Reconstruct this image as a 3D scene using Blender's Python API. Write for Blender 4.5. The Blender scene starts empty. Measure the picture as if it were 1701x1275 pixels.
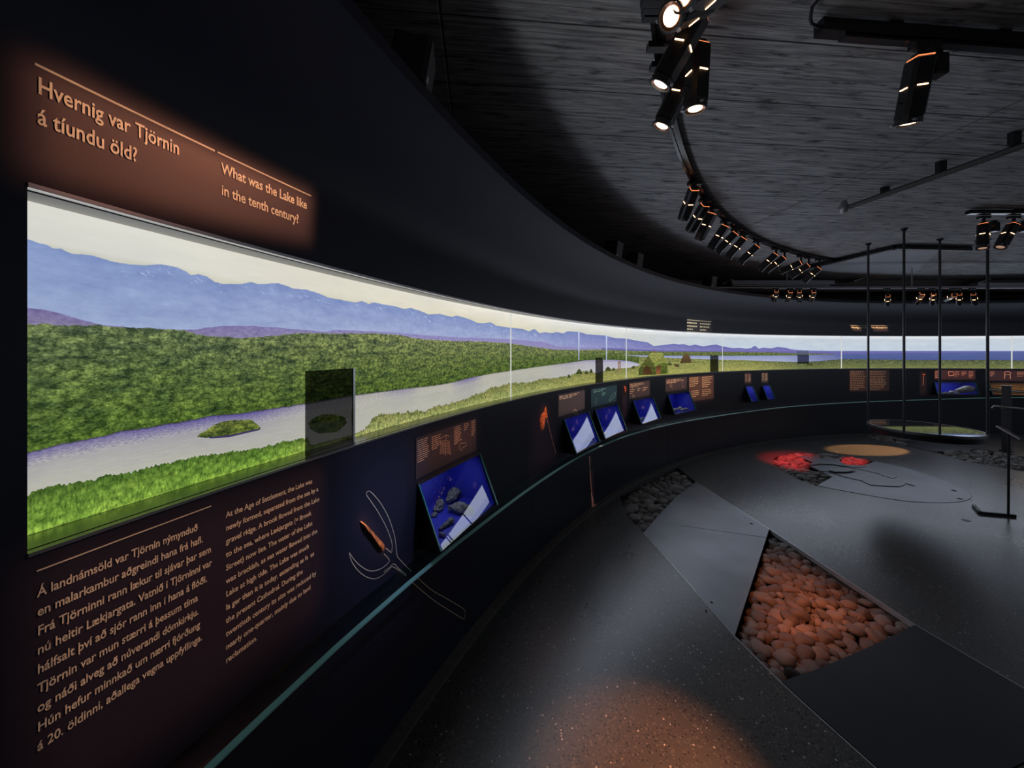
import bpy, bmesh, math, random
from mathutils import Vector, Matrix, Quaternion, noise

# ------------------------------------------------------------------ camera, exposure, world
SC = bpy.context.scene
COL = SC.collection
EYE = 1.55
FPX, CX, CY = 600.0, 850.5, 582.0            # lens in pixels of the 1701 x 1275 frame, level camera
cam_d = bpy.data.cameras.new('camera')
cam_d.sensor_width = 36.0
cam_d.lens = FPX / 1701 * 36.0
cam_d.shift_y = (CY - 637.5) / 1701
cam_d.clip_start = 0.02
cam = bpy.data.objects.new('camera', cam_d)
COL.objects.link(cam)
cam.location = (0, 0, EYE)
cam.rotation_euler = (math.pi / 2, 0, 0)
SC.camera = cam
SC.view_settings.view_transform = 'Standard'
SC.view_settings.look = 'None'
SC.view_settings.exposure = 0.0
SC.view_settings.gamma = 1.0
SC.view_settings.use_curve_mapping = False
SC.cycles.use_denoising = True
SC.cycles.max_bounces = 8
SC.cycles.caustics_reflective = False
w = bpy.data.worlds.new('world'); SC.world = w; w.use_nodes = True
w.node_tree.nodes['Background'].inputs[0].default_value = (0.5, 0.55, 0.7, 1)
w.node_tree.nodes['Background'].inputs[1].default_value = 0.002

PANO_GAIN = 1.0
GOBO_GAIN = 1.0

# ------------------------------------------------------------------ the room's plan: a circular wall
CEN = Vector((7.53, -1.92, 0.0))
RW = 8.69
CEIL = 2.88
PD = -0.09                                   # the backlit picture sits 9 cm behind the wall face
PZ0, PZ1 = 1.219, 1.820
PHI0, PHI1 = 163.22, -75.0                   # the picture runs clockwise between these angles
rnd = random.Random(7)


def W(phi, d, z):
    a = math.radians(phi)
    r = RW - d
    return Vector((CEN.x + r * math.cos(a), CEN.y + r * math.sin(a), z))


def wall_px(px, py, d=0.0):
    r = RW - d
    dx = (px - CX) / FPX
    a = dx * dx + 1
    b = -2 * (dx * CEN.x + CEN.y)
    c = CEN.x ** 2 + CEN.y ** 2 - r * r
    t = (-b + math.sqrt(b * b - 4 * a * c)) / 2 / a
    return math.degrees(math.atan2(t - CEN.y, dx * t - CEN.x)), EYE + (CY - py) / FPX * t


def plane_px(px, py, z=0.0):
    t = FPX * (z - EYE) / (CY - py)
    return Vector(((px - CX) / FPX * t, t, z))


def depth_px(px, py, y):
    return Vector(((px - CX) / FPX * y, y, EYE + (CY - py) / FPX * y))


def lin(c):
    return tuple((v / 255 / 12.92) if v <= 10 else (((v / 255) + 0.055) / 1.055) ** 2.4 for v in c)


# ------------------------------------------------------------------ area lights added to brighten the room, standing in for the picture's brightness
FILL_W = 1.75
FILL_STEP = 4.0


def fill_lights():
    a = PHI0 - FILL_STEP / 2
    while a > PHI1:
        ld = bpy.data.lights.new('panorama_fill', 'AREA')
        ld.shape = 'RECTANGLE'; ld.size = RW * math.radians(FILL_STEP); ld.size_y = 0.42
        ld.energy = FILL_W * (0.8 if a > 150 else 1.0)
        ld.color = (0.74, 0.83, 1.0) if a < 150 else (0.95, 0.96, 1.0)
        o = bpy.data.objects.new('panorama_fill', ld); COL.objects.link(o)
        o.location = W(a, -0.002, PZ1 - 0.225)
        o.rotation_euler = ((CEN - W(a, 0, 0)).to_track_quat('-Z', 'Z')).to_euler()
        n = -(CEN - W(a, 0, 0)).normalized(); z = Vector((0, 0, 1)); x = z.cross(n)
        o.rotation_euler = Matrix((x, z, n)).transposed().to_euler()
        a -= FILL_STEP


fill_lights()

# ------------------------------------------------------------------ materials
def mat(name, base, rough=0.6, metal=0.0, spec=0.5, bump=None, var=None, emit=None, estr=0.0, coat=0.0):
    m = bpy.data.materials.new(name)
    m.use_nodes = True
    nt = m.node_tree
    p = nt.nodes['Principled BSDF']
    p.inputs['Base Color'].default_value = (*base, 1)
    p.inputs['Roughness'].default_value = rough
    p.inputs['Metallic'].default_value = metal
    p.inputs['Specular IOR Level'].default_value = spec
    p.inputs['Coat Weight'].default_value = coat
    if emit:
        p.inputs['Emission Color'].default_value = (*emit, 1)
        p.inputs['Emission Strength'].default_value = estr
    tc = nt.nodes.new('ShaderNodeTexCoord')
    if var:                                   # var = (scale, amount): tone variation
        n = nt.nodes.new('ShaderNodeTexNoise')
        n.inputs['Scale'].default_value = var[0]
        n.inputs['Detail'].default_value = 6
        nt.links.new(tc.outputs['Object'], n.inputs['Vector'])
        r = nt.nodes.new('ShaderNodeValToRGB')
        lo, hi = 1 - var[1], 1 + var[1]
        r.color_ramp.elements[0].position = 0.3
        r.color_ramp.elements[1].position = 0.7
        r.color_ramp.elements[0].color = (*[c * lo for c in base], 1)
        r.color_ramp.elements[1].color = (*[min(1, c * hi) for c in base], 1)
        nt.links.new(n.outputs['Fac'], r.inputs['Fac'])
        nt.links.new(r.outputs['Color'], p.inputs['Base Color'])
    if bump:                                  # bump = (scale, strength)
        n = nt.nodes.new('ShaderNodeTexNoise')
        n.inputs['Scale'].default_value = bump[0]
        n.inputs['Detail'].default_value = 5
        nt.links.new(tc.outputs['Object'], n.inputs['Vector'])
        b = nt.nodes.new('ShaderNodeBump')
        b.inputs['Strength'].default_value = bump[1]
        b.inputs['Distance'].default_value = 0.01
        nt.links.new(n.outputs['Fac'], b.inputs['Height'])
        nt.links.new(b.outputs['Normal'], p.inputs['Normal'])
    return m


def glass_mat(name, tint=(1, 1, 1), ior=1.5, rough=0.0):
    m = bpy.data.materials.new(name)
    m.use_nodes = True
    nt = m.node_tree
    nt.nodes.remove(nt.nodes['Principled BSDF'])
    out = nt.nodes['Material Output']
    t = nt.nodes.new('ShaderNodeBsdfTransparent'); t.inputs[0].default_value = (*tint, 1)
    g = nt.nodes.new('ShaderNodeBsdfGlossy'); g.inputs['Roughness'].default_value = rough
    ge = nt.nodes.new('ShaderNodeNewGeometry')
    dp = nt.nodes.new('ShaderNodeVectorMath'); dp.operation = 'DOT_PRODUCT'
    nt.links.new(ge.outputs['Normal'], dp.inputs[0]); nt.links.new(ge.outputs['Incoming'], dp.inputs[1])
    last = dp.outputs['Value']
    f0 = ((ior - 1) / (ior + 1)) ** 2
    for op, va, vb in (('ABSOLUTE', None, 0), ('SUBTRACT', 1.0, None), ('POWER', None, 5.0), ('MULTIPLY_ADD', None, 1 - f0)):
        q = nt.nodes.new('ShaderNodeMath'); q.operation = op
        if va is not None: q.inputs[0].default_value = va; nt.links.new(last, q.inputs[1])
        else:
            nt.links.new(last, q.inputs[0]); q.inputs[1].default_value = vb
        if op == 'MULTIPLY_ADD': q.inputs[2].default_value = f0
        last = q.outputs[0]
    fr = q
    mx = nt.nodes.new('ShaderNodeMixShader')
    nt.links.new(fr.outputs[0], mx.inputs[0])
    nt.links.new(t.outputs[0], mx.inputs[1])
    nt.links.new(g.outputs[0], mx.inputs[2])
    nt.links.new(mx.outputs[0], out.inputs['Surface'])
    return m


def emit_mat(name, col, s):
    m = bpy.data.materials.new(name)
    m.use_nodes = True
    nt = m.node_tree
    nt.nodes.remove(nt.nodes['Principled BSDF'])
    e = nt.nodes.new('ShaderNodeEmission')
    e.inputs[0].default_value = (*col, 1)
    e.inputs[1].default_value = s
    nt.links.new(e.outputs[0], nt.nodes['Material Output'].inputs['Surface'])
    return m


M = {}
M['wall'] = mat('navy_wall_paint', (0.019, 0.021, 0.036), 0.45, spec=0.25, bump=(220, 0.03))
M['soffit'] = mat('pale_soffit_paint', (0.62, 0.61, 0.57), 0.5)
M['ledge'] = mat('satin_ledge', (0.30, 0.30, 0.30), 0.28, metal=0.9)
M['alu'] = mat('pale_aluminium', (0.7, 0.7, 0.72), 0.3, metal=0.6)
M['black'] = mat('black_metal', (0.012, 0.012, 0.014), 0.42)
M['blackgloss'] = mat('black_gloss', (0.010, 0.010, 0.012), 0.22)
M['darkgrey'] = mat('dark_grey_metal', (0.05, 0.05, 0.055), 0.4, metal=0.4)
M['speaker'] = mat('speaker_plastic', (0.025, 0.025, 0.028), 0.5)
M['grille'] = mat('speaker_grille', (0.07, 0.07, 0.075), 0.6, bump=(900, 0.4))
M['white'] = mat('white_label', (0.8, 0.8, 0.82), 0.5)
M['letter'] = mat('copper_lettering', (0.52, 0.62, 0.48), 0.45, var=(60, 0.12))
M['line'] = mat('tan_line', (0.90, 0.76, 0.48), 0.5)
M['panel'] = mat('caption_panel', (0.060, 0.052, 0.058), 0.5)
M['rust'] = mat('rusty_iron', (0.55, 0.22, 0.07), 0.8, bump=(120, 0.6), var=(60, 0.5))
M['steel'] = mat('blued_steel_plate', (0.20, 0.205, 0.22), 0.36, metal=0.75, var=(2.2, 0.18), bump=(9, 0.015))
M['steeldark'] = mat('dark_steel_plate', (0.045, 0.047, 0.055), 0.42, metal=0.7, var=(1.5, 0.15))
M['hole'] = mat('hole_black', (0.004, 0.004, 0.004), 0.9)
M['blue'] = mat('blue_lining', (0.035, 0.045, 0.62), 0.6)
M['amberbox'] = mat('brown_lining', (0.16, 0.10, 0.06), 0.6)
M['bone'] = mat('pale_bone', (0.62, 0.58, 0.50), 0.65, bump=(60, 0.5), var=(30, 0.25))
M['char'] = mat('charred_bone', (0.20, 0.195, 0.20), 0.45, bump=(70, 1.0), var=(40, 0.5))
M['wood'] = mat('golden_wood', (0.55, 0.33, 0.12), 0.55, bump=(60, 0.4), var=(20, 0.35))
M['greystone'] = mat('grey_stone', (0.42, 0.40, 0.37), 0.7, bump=(50, 0.5), var=(20, 0.25))
M['glass'] = glass_mat('clear_glass', (0.90, 0.94, 0.96), 2.0)
M['smoke'] = glass_mat('smoked_glass', (0.29, 0.29, 0.30))
M['smokelight'] = glass_mat('light_smoked_glass', (0.40, 0.41, 0.46))
M['railglass'] = glass_mat('rail_glass', (0.72, 0.84, 0.82))
M['glassedge'] = mat('polished_glass_edge', (0.92, 0.94, 0.9), 0.35, metal=1.0)
M['teal'] = mat('teal_glass_edge', (0.24, 0.60, 0.52), 0.25, spec=0.8)
M['tealdark'] = mat('dark_teal_edge', (0.04, 0.30, 0.26), 0.2, spec=0.8)
M['slot'] = emit_mat('glowing_slot', (1.0, 0.52, 0.25), 6.5)
M['slotdim'] = emit_mat('dim_glow', (1.0, 0.28, 0.10), 1.2)
M['lens'] = emit_mat('lit_lens', (1.0, 0.70, 0.45), 5.0)
M['lensdim'] = emit_mat('dim_lens', (1.0, 0.6, 0.4), 0.35)
M['lenswhite'] = emit_mat('lit_lens_white', (1.0, 0.93, 0.72), 8.0)
M['copper'] = mat('copper_reflector', (0.45, 0.22, 0.15), 0.3, metal=0.8)
M['backwall'] = mat('olive_back_wall', (0.12, 0.115, 0.08), 0.8)
M['beam'] = mat('painted_beam', (0.13, 0.11, 0.10), 0.6)
M['tray'] = mat('galvanised_tray', (0.35, 0.34, 0.36), 0.45, metal=0.6)
M['pipe'] = mat('grey_pipe', (0.05, 0.048, 0.045), 0.5)
M['smooth'] = mat('smooth_ceiling_panel', (0.30, 0.31, 0.34), 0.6)
M['mirrorglass'] = mat('black_glass_top', (0.004, 0.004, 0.006), 0.03, spec=1.0, coat=1.0)
M['kerb'] = mat('kerb_concrete', (0.10, 0.09, 0.078), 0.5, var=(40, 0.2))
M['handrail'] = mat('brushed_handrail', (0.35, 0.32, 0.30), 0.35, metal=0.8)


def terrazzo():
    m = bpy.data.materials.new('terrazzo_floor'); m.use_nodes = True
    nt = m.node_tree; p = nt.nodes['Principled BSDF']; L = nt.links.new
    tc = nt.nodes.new('ShaderNodeTexCoord')
    v = nt.nodes.new('ShaderNodeTexVoronoi'); v.inputs['Scale'].default_value = 105
    L(tc.outputs['Object'], v.inputs['Vector'])
    r = nt.nodes.new('ShaderNodeValToRGB'); r.color_ramp.interpolation = 'CONSTANT'
    sep = nt.nodes.new('ShaderNodeSeparateColor'); L(v.outputs['Color'], sep.inputs[0])
    L(sep.outputs[0], r.inputs['Fac'])
    els = r.color_ramp.elements
    els[0].position = 0; els[0].color = (0.062, 0.057, 0.053, 1)
    els[1].position = 0.35; els[1].color = (0.085, 0.081, 0.078, 1)
    for pos, c in ((0.62, (0.012, 0.011, 0.011)), (0.80, (0.125, 0.115, 0.106)), (0.978, (0.42, 0.40, 0.38))):
        e = els.new(pos); e.color = (*c, 1)
    # cement matrix between the chips
    mr = nt.nodes.new('ShaderNodeMath'); mr.operation = 'GREATER_THAN'; mr.inputs[1].default_value = 0.42
    L(v.outputs['Distance'], mr.inputs[0])
    mx = nt.nodes.new('ShaderNodeMix'); mx.data_type = 'RGBA'
    L(mr.outputs[0], mx.inputs['Factor']); L(r.outputs['Color'], mx.inputs['A'])
    mx.inputs['B'].default_value = (0.060, 0.057, 0.055, 1)
    n = nt.nodes.new('ShaderNodeTexNoise'); n.inputs['Scale'].default_value = 0.9; n.inputs['Detail'].default_value = 4
    L(tc.outputs['Object'], n.inputs['Vector'])
    rr = nt.nodes.new('ShaderNodeMapRange'); rr.inputs['To Min'].default_value = 0.20; rr.inputs['To Max'].default_value = 0.38
    L(n.outputs['Fac'], rr.inputs['Value']); L(rr.outputs['Result'], p.inputs['Roughness'])
    L(mx.outputs['Result'], p.inputs['Base Color'])
    p.inputs['Specular IOR Level'].default_value = 0.85
    gn = nt.nodes.new('ShaderNodeTexNoise'); gn.inputs['Scale'].default_value = 130; gn.inputs['Detail'].default_value = 3
    L(tc.outputs['Object'], gn.inputs['Vector'])
    gb = nt.nodes.new('ShaderNodeBump'); gb.inputs['Strength'].default_value = 0.10; gb.inputs['Distance'].default_value = 0.004
    L(gn.outputs['Fac'], gb.inputs['Height']); L(gb.outputs['Normal'], p.inputs['Normal'])
    return m


M['floor'] = terrazzo()


def concrete():
    m = bpy.data.materials.new('board_marked_concrete'); m.use_nodes = True
    nt = m.node_tree; p = nt.nodes['Principled BSDF']; L = nt.links.new
    tc = nt.nodes.new('ShaderNodeTexCoord')
    a = math.radians(5.0)
    mp = nt.nodes.new('ShaderNodeMapping'); mp.vector_type = 'POINT'
    mp.inputs['Rotation'].default_value = (0, 0, -a)
    L(tc.outputs['Object'], mp.inputs['Vector'])
    sx = nt.nodes.new('ShaderNodeSeparateXYZ'); L(mp.outputs[0], sx.inputs[0])

    def rot(v):
        return v.x * math.cos(a) + v.y * math.sin(a), -v.x * math.sin(a) + v.y * math.cos(a)

    def stretched(sx_, sy_, detail):
        mm = nt.nodes.new('ShaderNodeMapping'); mm.inputs['Scale'].default_value = (sx_, sy_, 1)
        L(mp.outputs[0], mm.inputs['Vector'])
        n = nt.nodes.new('ShaderNodeTexNoise'); n.inputs['Scale'].default_value = 1.0; n.inputs['Detail'].default_value = detail
        n.inputs['Roughness'].default_value = 0.65
        L(mm.outputs[0], n.inputs['Vector'])
        return n
    grain = stretched(3.0, 62.0, 5)
    streak = stretched(5.0, 30.0, 3)
    blot = stretched(1.1, 1.6, 5)

    def joint(comp, phase, spacing, width):
        s = nt.nodes.new('ShaderNodeMath'); s.operation = 'SUBTRACT'; s.inputs[1].default_value = phase
        L(sx.outputs[comp], s.inputs[0])
        d = nt.nodes.new('ShaderNodeMath'); d.operation = 'DIVIDE'; d.inputs[1].default_value = spacing; L(s.outputs[0], d.inputs[0])
        ad = nt.nodes.new('ShaderNodeMath'); ad.operation = 'ADD'; ad.inputs[1].default_value = 0.5; L(d.outputs[0], ad.inputs[0])
        fr = nt.nodes.new('ShaderNodeMath'); fr.operation = 'FRACT'; L(ad.outputs[0], fr.inputs[0])
        sb = nt.nodes.new('ShaderNodeMath'); sb.operation = 'SUBTRACT'; sb.inputs[1].default_value = 0.5; L(fr.outputs[0], sb.inputs[0])
        ab = nt.nodes.new('ShaderNodeMath'); ab.operation = 'ABSOLUTE'; L(sb.outputs[0], ab.inputs[0])
        mr = nt.nodes.new('ShaderNodeMapRange'); mr.inputs['From Min'].default_value = 0
        mr.inputs['From Max'].default_value = width / spacing
        mr.inputs['To Min'].default_value = 1; mr.inputs['To Max'].default_value = 0
        L(ab.outputs[0], mr.inputs['Value'])
        return mr.outputs['Result']
    j1 = joint('Y', rot(plane_px(1040, 155, CEIL))[1], 0.365, 0.006)
    j2 = joint('X', rot(plane_px(1258, 369, CEIL))[0], 3.02, 0.007)
    j3 = joint('Y', 0.03, 0.122, 0.003)
    ramp = nt.nodes.new('ShaderNodeValToRGB'); L(grain.outputs['Fac'], ramp.inputs['Fac'])
    ramp.color_ramp.elements[0].position = 0.33; ramp.color_ramp.elements[0].color = (0.145, 0.145, 0.148, 1)
    ramp.color_ramp.elements[1].position = 0.62; ramp.color_ramp.elements[1].color = (0.46, 0.46, 0.465, 1)
    r2 = nt.nodes.new('ShaderNodeValToRGB'); L(streak.outputs['Fac'], r2.inputs['Fac'])
    r2.color_ramp.elements[0].position = 0.30; r2.color_ramp.elements[0].color = (0.16, 0.16, 0.16, 1)
    r2.color_ramp.elements[1].position = 0.45; r2.color_ramp.elements[1].color = (1, 1, 1, 1)
    r3 = nt.nodes.new('ShaderNodeMapRange'); r3.inputs['To Min'].default_value = 0.55; r3.inputs['To Max'].default_value = 1.4
    L(blot.outputs['Fac'], r3.inputs['Value'])
    mul = nt.nodes.new('ShaderNodeMix'); mul.data_type = 'RGBA'; mul.blend_type = 'MULTIPLY'; mul.inputs['Factor'].default_value = 1
    L(ramp.outputs['Color'], mul.inputs['A']); L(r2.outputs['Color'], mul.inputs['B'])
    mul2 = nt.nodes.new('ShaderNodeMix'); mul2.data_type = 'RGBA'; mul2.blend_type = 'MULTIPLY'; mul2.inputs['Factor'].default_value = 1
    L(mul.outputs['Result'], mul2.inputs['A']); L(r3.outputs['Result'], mul2.inputs['B'])
    mxj = nt.nodes.new('ShaderNodeMath'); mxj.operation = 'MAXIMUM'; L(j1, mxj.inputs[0]); L(j2, mxj.inputs[1])
    j3m = nt.nodes.new('ShaderNodeMath'); j3m.operation = 'MULTIPLY'; j3m.inputs[1].default_value = 0.4; L(j3, j3m.inputs[0])
    mxj2 = nt.nodes.new('ShaderNodeMath'); mxj2.operation = 'MAXIMUM'; L(mxj.outputs[0], mxj2.inputs[0]); L(j3m.outputs[0], mxj2.inputs[1])
    dk = nt.nodes.new('ShaderNodeMix'); dk.data_type = 'RGBA'
    L(mxj2.outputs[0], dk.inputs['Factor']); L(mul2.outputs['Result'], dk.inputs['A']); dk.inputs['B'].default_value = (0.02, 0.02, 0.02, 1)
    L(dk.outputs['Result'], p.inputs['Base Color'])
    p.inputs['Roughness'].default_value = 0.75
    p.inputs['Specular IOR Level'].default_value = 0.3
    hs = nt.nodes.new('ShaderNodeMath'); hs.operation = 'SUBTRACT'; L(grain.outputs['Fac'], hs.inputs[0]); L(mxj2.outputs[0], hs.inputs[1])
    b = nt.nodes.new('ShaderNodeBump'); b.inputs['Strength'].default_value = 0.6; b.inputs['Distance'].default_value = 0.008
    L(hs.outputs[0], b.inputs['Height']); L(b.outputs['Normal'], p.inputs['Normal'])
    return m


M['ceiling'] = concrete()


def stone_mat():
    m = mat('beach_cobble', (0.22, 0.20, 0.18), 0.55, bump=(28, 0.35))
    nt = m.node_tree; p = nt.nodes['Principled BSDF']
    oi = nt.nodes.new('ShaderNodeObjectInfo')
    r = nt.nodes.new('ShaderNodeValToRGB')
    r.color_ramp.elements[0].color = (0.07, 0.065, 0.06, 1)
    r.color_ramp.elements[1].color = (0.20, 0.18, 0.16, 1)
    nt.links.new(oi.outputs['Random'], r.inputs['Fac'])
    tc = [n for n in nt.nodes if n.type == 'TEX_COORD'][0]
    n = nt.nodes.new('ShaderNodeTexNoise'); n.inputs['Scale'].default_value = 40; n.inputs['Detail'].default_value = 6
    nt.links.new(tc.outputs['Object'], n.inputs['Vector'])
    mr = nt.nodes.new('ShaderNodeMapRange'); mr.inputs['From Min'].default_value = 0.3; mr.inputs['From Max'].default_value = 0.7
    mr.inputs['To Min'].default_value = 0.7; mr.inputs['To Max'].default_value = 1.25
    nt.links.new(n.outputs['Fac'], mr.inputs['Value'])
    mx = nt.nodes.new('ShaderNodeMix'); mx.data_type = 'RGBA'; mx.blend_type = 'MULTIPLY'; mx.inputs['Factor'].default_value = 1
    nt.links.new(r.outputs['Color'], mx.inputs['A']); nt.links.new(mr.outputs['Result'], mx.inputs['B'])
    nt.links.new(mx.outputs['Result'], p.inputs['Base Color'])
    return m


M['cobble'] = stone_mat()
M['lava'] = mat('porous_lava_stone', (0.05, 0.048, 0.044), 0.8, bump=(55, 1.0), var=(50, 0.5))
M['redporous'] = mat('porous_stone', (0.17, 0.15, 0.14), 0.75, bump=(60, 1.0), var=(45, 0.4))

# ------------------------------------------------------------------ object helpers


def tag(o, label=None, cat=None, group=None, kind=None):
    if label: o['label'] = label
    if cat: o['category'] = cat
    if group: o['group'] = group
    if kind: o['kind'] = kind
    return o


def empty(name, loc):
    o = bpy.data.objects.new(name, None)
    o.empty_display_size = 0.1
    COL.objects.link(o)
    o.location = loc
    return o


class MB:
    """collects faces of one mesh"""

    def __init__(s):
        s.v = []; s.f = []; s.mi = []

    def add(s, vs, fs, mi=0):
        b = len(s.v)
        s.v += [tuple(v) for v in vs]
        s.f += [tuple(b + i for i in f) for f in fs]
        s.mi += [mi] * len(fs)

    def box(s, c, size, rot=None, mi=0):
        hx, hy, hz = [k / 2 for k in size]
        vs = [Vector((x, y, z)) for x in (-hx, hx) for y in (-hy, hy) for z in (-hz, hz)]
        if rot is not None: vs = [rot @ v for v in vs]
        s.add([v + Vector(c) for v in vs], [(0, 1, 3, 2), (4, 6, 7, 5), (0, 4, 5, 1), (2, 3, 7, 6), (0, 2, 6, 4), (1, 5, 7, 3)], mi)

    def hexa(s, lo, hi, mi=0):
        """lo, hi: two quads joined into a solid"""
        s.add(list(lo) + list(hi), [(3, 2, 1, 0), (4, 5, 6, 7)] + [(i, (i + 1) % 4, 4 + (i + 1) % 4, 4 + i) for i in range(4)], mi)

    def prism(s, poly, z0, z1, mi=0):
        n = len(poly)
        s.add([(x, y, z0) for x, y in poly] + [(x, y, z1) for x, y in poly],
              [tuple(range(n))[::-1], tuple(range(n, 2 * n))] + [(i, (i + 1) % n, n + (i + 1) % n, n + i) for i in range(n)], mi)

    def lathe(s, prof, n=24, cap=True, mi=0, M4=None):
        """prof: (r, z) list"""
        vs = []
        for r, z in prof:
            for i in range(n):
                a = 2 * math.pi * i / n
                vs.append(Vector((r * math.cos(a), r * math.sin(a), z)))
        if M4 is not None: vs = [M4 @ v for v in vs]
        fs = []
        for k in range(len(prof) - 1):
            for i in range(n):
                j = (i + 1) % n
                fs.append((k * n + i, k * n + j, (k + 1) * n + j, (k + 1) * n + i))
        if cap:
            fs.append(tuple(range(n))[::-1])
            fs.append(tuple((len(prof) - 1) * n + i for i in range(n)))
        s.add(vs, fs, mi)

    def tube(s, pts, r, n=10, cap=True, mi=0):
        pts = [Vector(p) for p in pts]
        rs = r if isinstance(r, (list, tuple)) else [r] * len(pts)
        rings = []
        up = Vector((0.13, 0.21, 0.97))
        for i, p in enumerate(pts):
            t = (pts[min(i + 1, len(pts) - 1)] - pts[max(i - 1, 0)]).normalized()
            u = t.cross(up)
            if u.length < 1e-3: u = t.cross(Vector((1, 0, 0)))
            u.normalize(); v = t.cross(u)
            rings.append([p + rs[i] * (math.cos(2 * math.pi * k / n) * u + math.sin(2 * math.pi * k / n) * v) for k in range(n)])
        vs = [q for R in rings for q in R]
        fs = [(i * n + k, i * n + (k + 1) % n, (i + 1) * n + (k + 1) % n, (i + 1) * n + k) for i in range(len(pts) - 1) for k in range(n)]
        if cap: fs += [tuple(range(n))[::-1], tuple((len(pts) - 1) * n + k for k in range(n))]
        s.add(vs, fs, mi)

    def build(s, name, mats, parent=None, smooth=False, bevel=0.0, at=None):
        me = bpy.data.meshes.new(name)
        off = Vector(at) if at is not None else Vector((0, 0, 0))
        me.from_pydata([tuple(Vector(v) - off) for v in s.v], [], s.f)
        for m in (mats if isinstance(mats, (list, tuple)) else [mats]): me.materials.append(m)
        for p, i in zip(me.polygons, s.mi): p.material_index = i
        if bevel or smooth:
            bm = bmesh.new(); bm.from_mesh(me)
            bmesh.ops.remove_doubles(bm, verts=bm.verts, dist=1e-6)
            bmesh.ops.recalc_face_normals(bm, faces=bm.faces)
            if bevel:
                es = [e for e in bm.edges if len(e.link_faces) == 2 and e.calc_face_angle(0) > 0.6]
                bmesh.ops.bevel(bm, geom=es, offset=bevel, segments=2, affect='EDGES', profile=0.6)
            bm.to_mesh(me); bm.free()
        if smooth:
            for p in me.polygons: p.use_smooth = True
            try: me.set_sharp_from_angle(angle=math.radians(40))
            except Exception: pass
        o = bpy.data.objects.new(name, me)
        COL.objects.link(o)
        if at is not None: o.location = off
        if parent is not None:
            o.parent = parent
            wl, q = Vector((0, 0, 0)), parent
            while q is not None: wl += Vector(q.location); q = q.parent
            o.location = off - wl                                  # geometry is given in world space
        return o


def frange(a, b, step):
    n = max(1, int(math.ceil(abs(b - a) / step)))
    return [a + (b - a) * i / n for i in range(n + 1)]


def sweep(mb, prof, phis, closed=False, mi=0):
    """sweep a (d, z) profile around the wall's centre"""
    n = len(prof)
    vs = [W(ph, d, z) for ph in phis for d, z in prof]
    fs = []
    for i in range(len(phis) - 1):
        for k in range(n if closed else n - 1):
            k2 = (k + 1) % n
            fs.append((i * n + k, i * n + k2, (i + 1) * n + k2, (i + 1) * n + k))
    if closed:
        fs += [tuple(range(n))[::-1], tuple((len(phis) - 1) * n + k for k in range(n))]
    mb.add(vs, fs, mi)


def wall_box(mb, phL, phR, d0, d1, z0, z1, mi=0, step=0.4):
    sweep(mb, [(d0, z0), (d1, z0), (d1, z1), (d0, z1)], frange(phL, phR, step), True, mi)


def ribbon(mb, pts, width, d=0.002, mi=0):
    """line drawn on the wall through (phi, z) points"""
    Q = [Vector((-math.radians(ph) * RW, z)) for ph, z in pts]
    P2 = [Q[0]]
    for a, b in zip(Q, Q[1:]):
        n = max(1, int((b - a).length / 0.05))
        P2 += [a + (b - a) * (i / n) for i in range(1, n + 1)]
    vs = []
    for i, p in enumerate(P2):
        t = (P2[min(i + 1, len(P2) - 1)] - P2[max(i - 1, 0)])
        t = t.normalized() if t.length > 1e-9 else Vector((1, 0))
        nrm = Vector((-t.y, t.x)) * width / 2
        for q in (p + nrm, p - nrm):
            vs.append(W(-math.degrees(q.x / RW), d, q.y))
    mb.add(vs, [(2 * i, 2 * i + 1, 2 * i + 3, 2 * i + 2) for i in range(len(P2) - 1)], mi)


def smooth_pts(pts, sub=6, closed=False):
    out = []
    n = len(pts)
    rng = range(n if closed else n - 1)
    for i in rng:
        p0 = pts[(i - 1) % n] if (closed or i > 0) else pts[i]
        p1 = pts[i]; p2 = pts[(i + 1) % n]
        p3 = pts[(i + 2) % n] if (closed or i + 2 < n) else p2
        for k in range(sub):
            t = k / sub
            out.append(tuple(0.5 * ((2 * b) + (-a + c) * t + (2 * a - 5 * b + 4 * c - e) * t * t + (-a + 3 * b - 3 * c + e) * t ** 3)
                             for a, b, c, e in zip(p0, p1, p2, p3)))
    if not closed: out.append(tuple(pts[-1]))
    return out


def interp(tbl, x):
    if x <= tbl[0][0]: return tbl[0][1]
    for (a, b), (c, d) in zip(tbl, tbl[1:]):
        if x <= c: return b + (d - b) * (x - a) / (c - a)
    return tbl[-1][1]


# ------------------------------------------------------------------ the shell
# vitrines: (phi left, phi right, z bottom, protrusion)
VIT = [(156.10, 152.67, .690, .118), (144.59, 141.41, .685, .118), (140.43, 137.13, .686, .110), (134.63, 131.36, .700, .112),
       (128.73, 125.00, .705, .102), (115.11, 113.88, .720, .100), (112.24, 111.03, .730, .095), (87.52, 82.94, .735, .06), (81.49, 74.5, .742, .06)]
VTOP = 0.958
RAIL = [(1700, 659), (1600, 662), (1500, 665), (1400, 669), (1200, 690), (1113, 704.5), (1000, 738), (842, 840), (715, 940), (560, 1062), (340, 1275)]
rail_tbl = sorted([wall_px(x, y, 0.08) for x, y in RAIL])


def rail_z(ph):
    ph2 = max(78.5, min(162.0, ph))
    return sum(interp(rail_tbl, max(78.2, ph2 + k)) for k in (-4, -2, 0, 2, 4)) / 5


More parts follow.
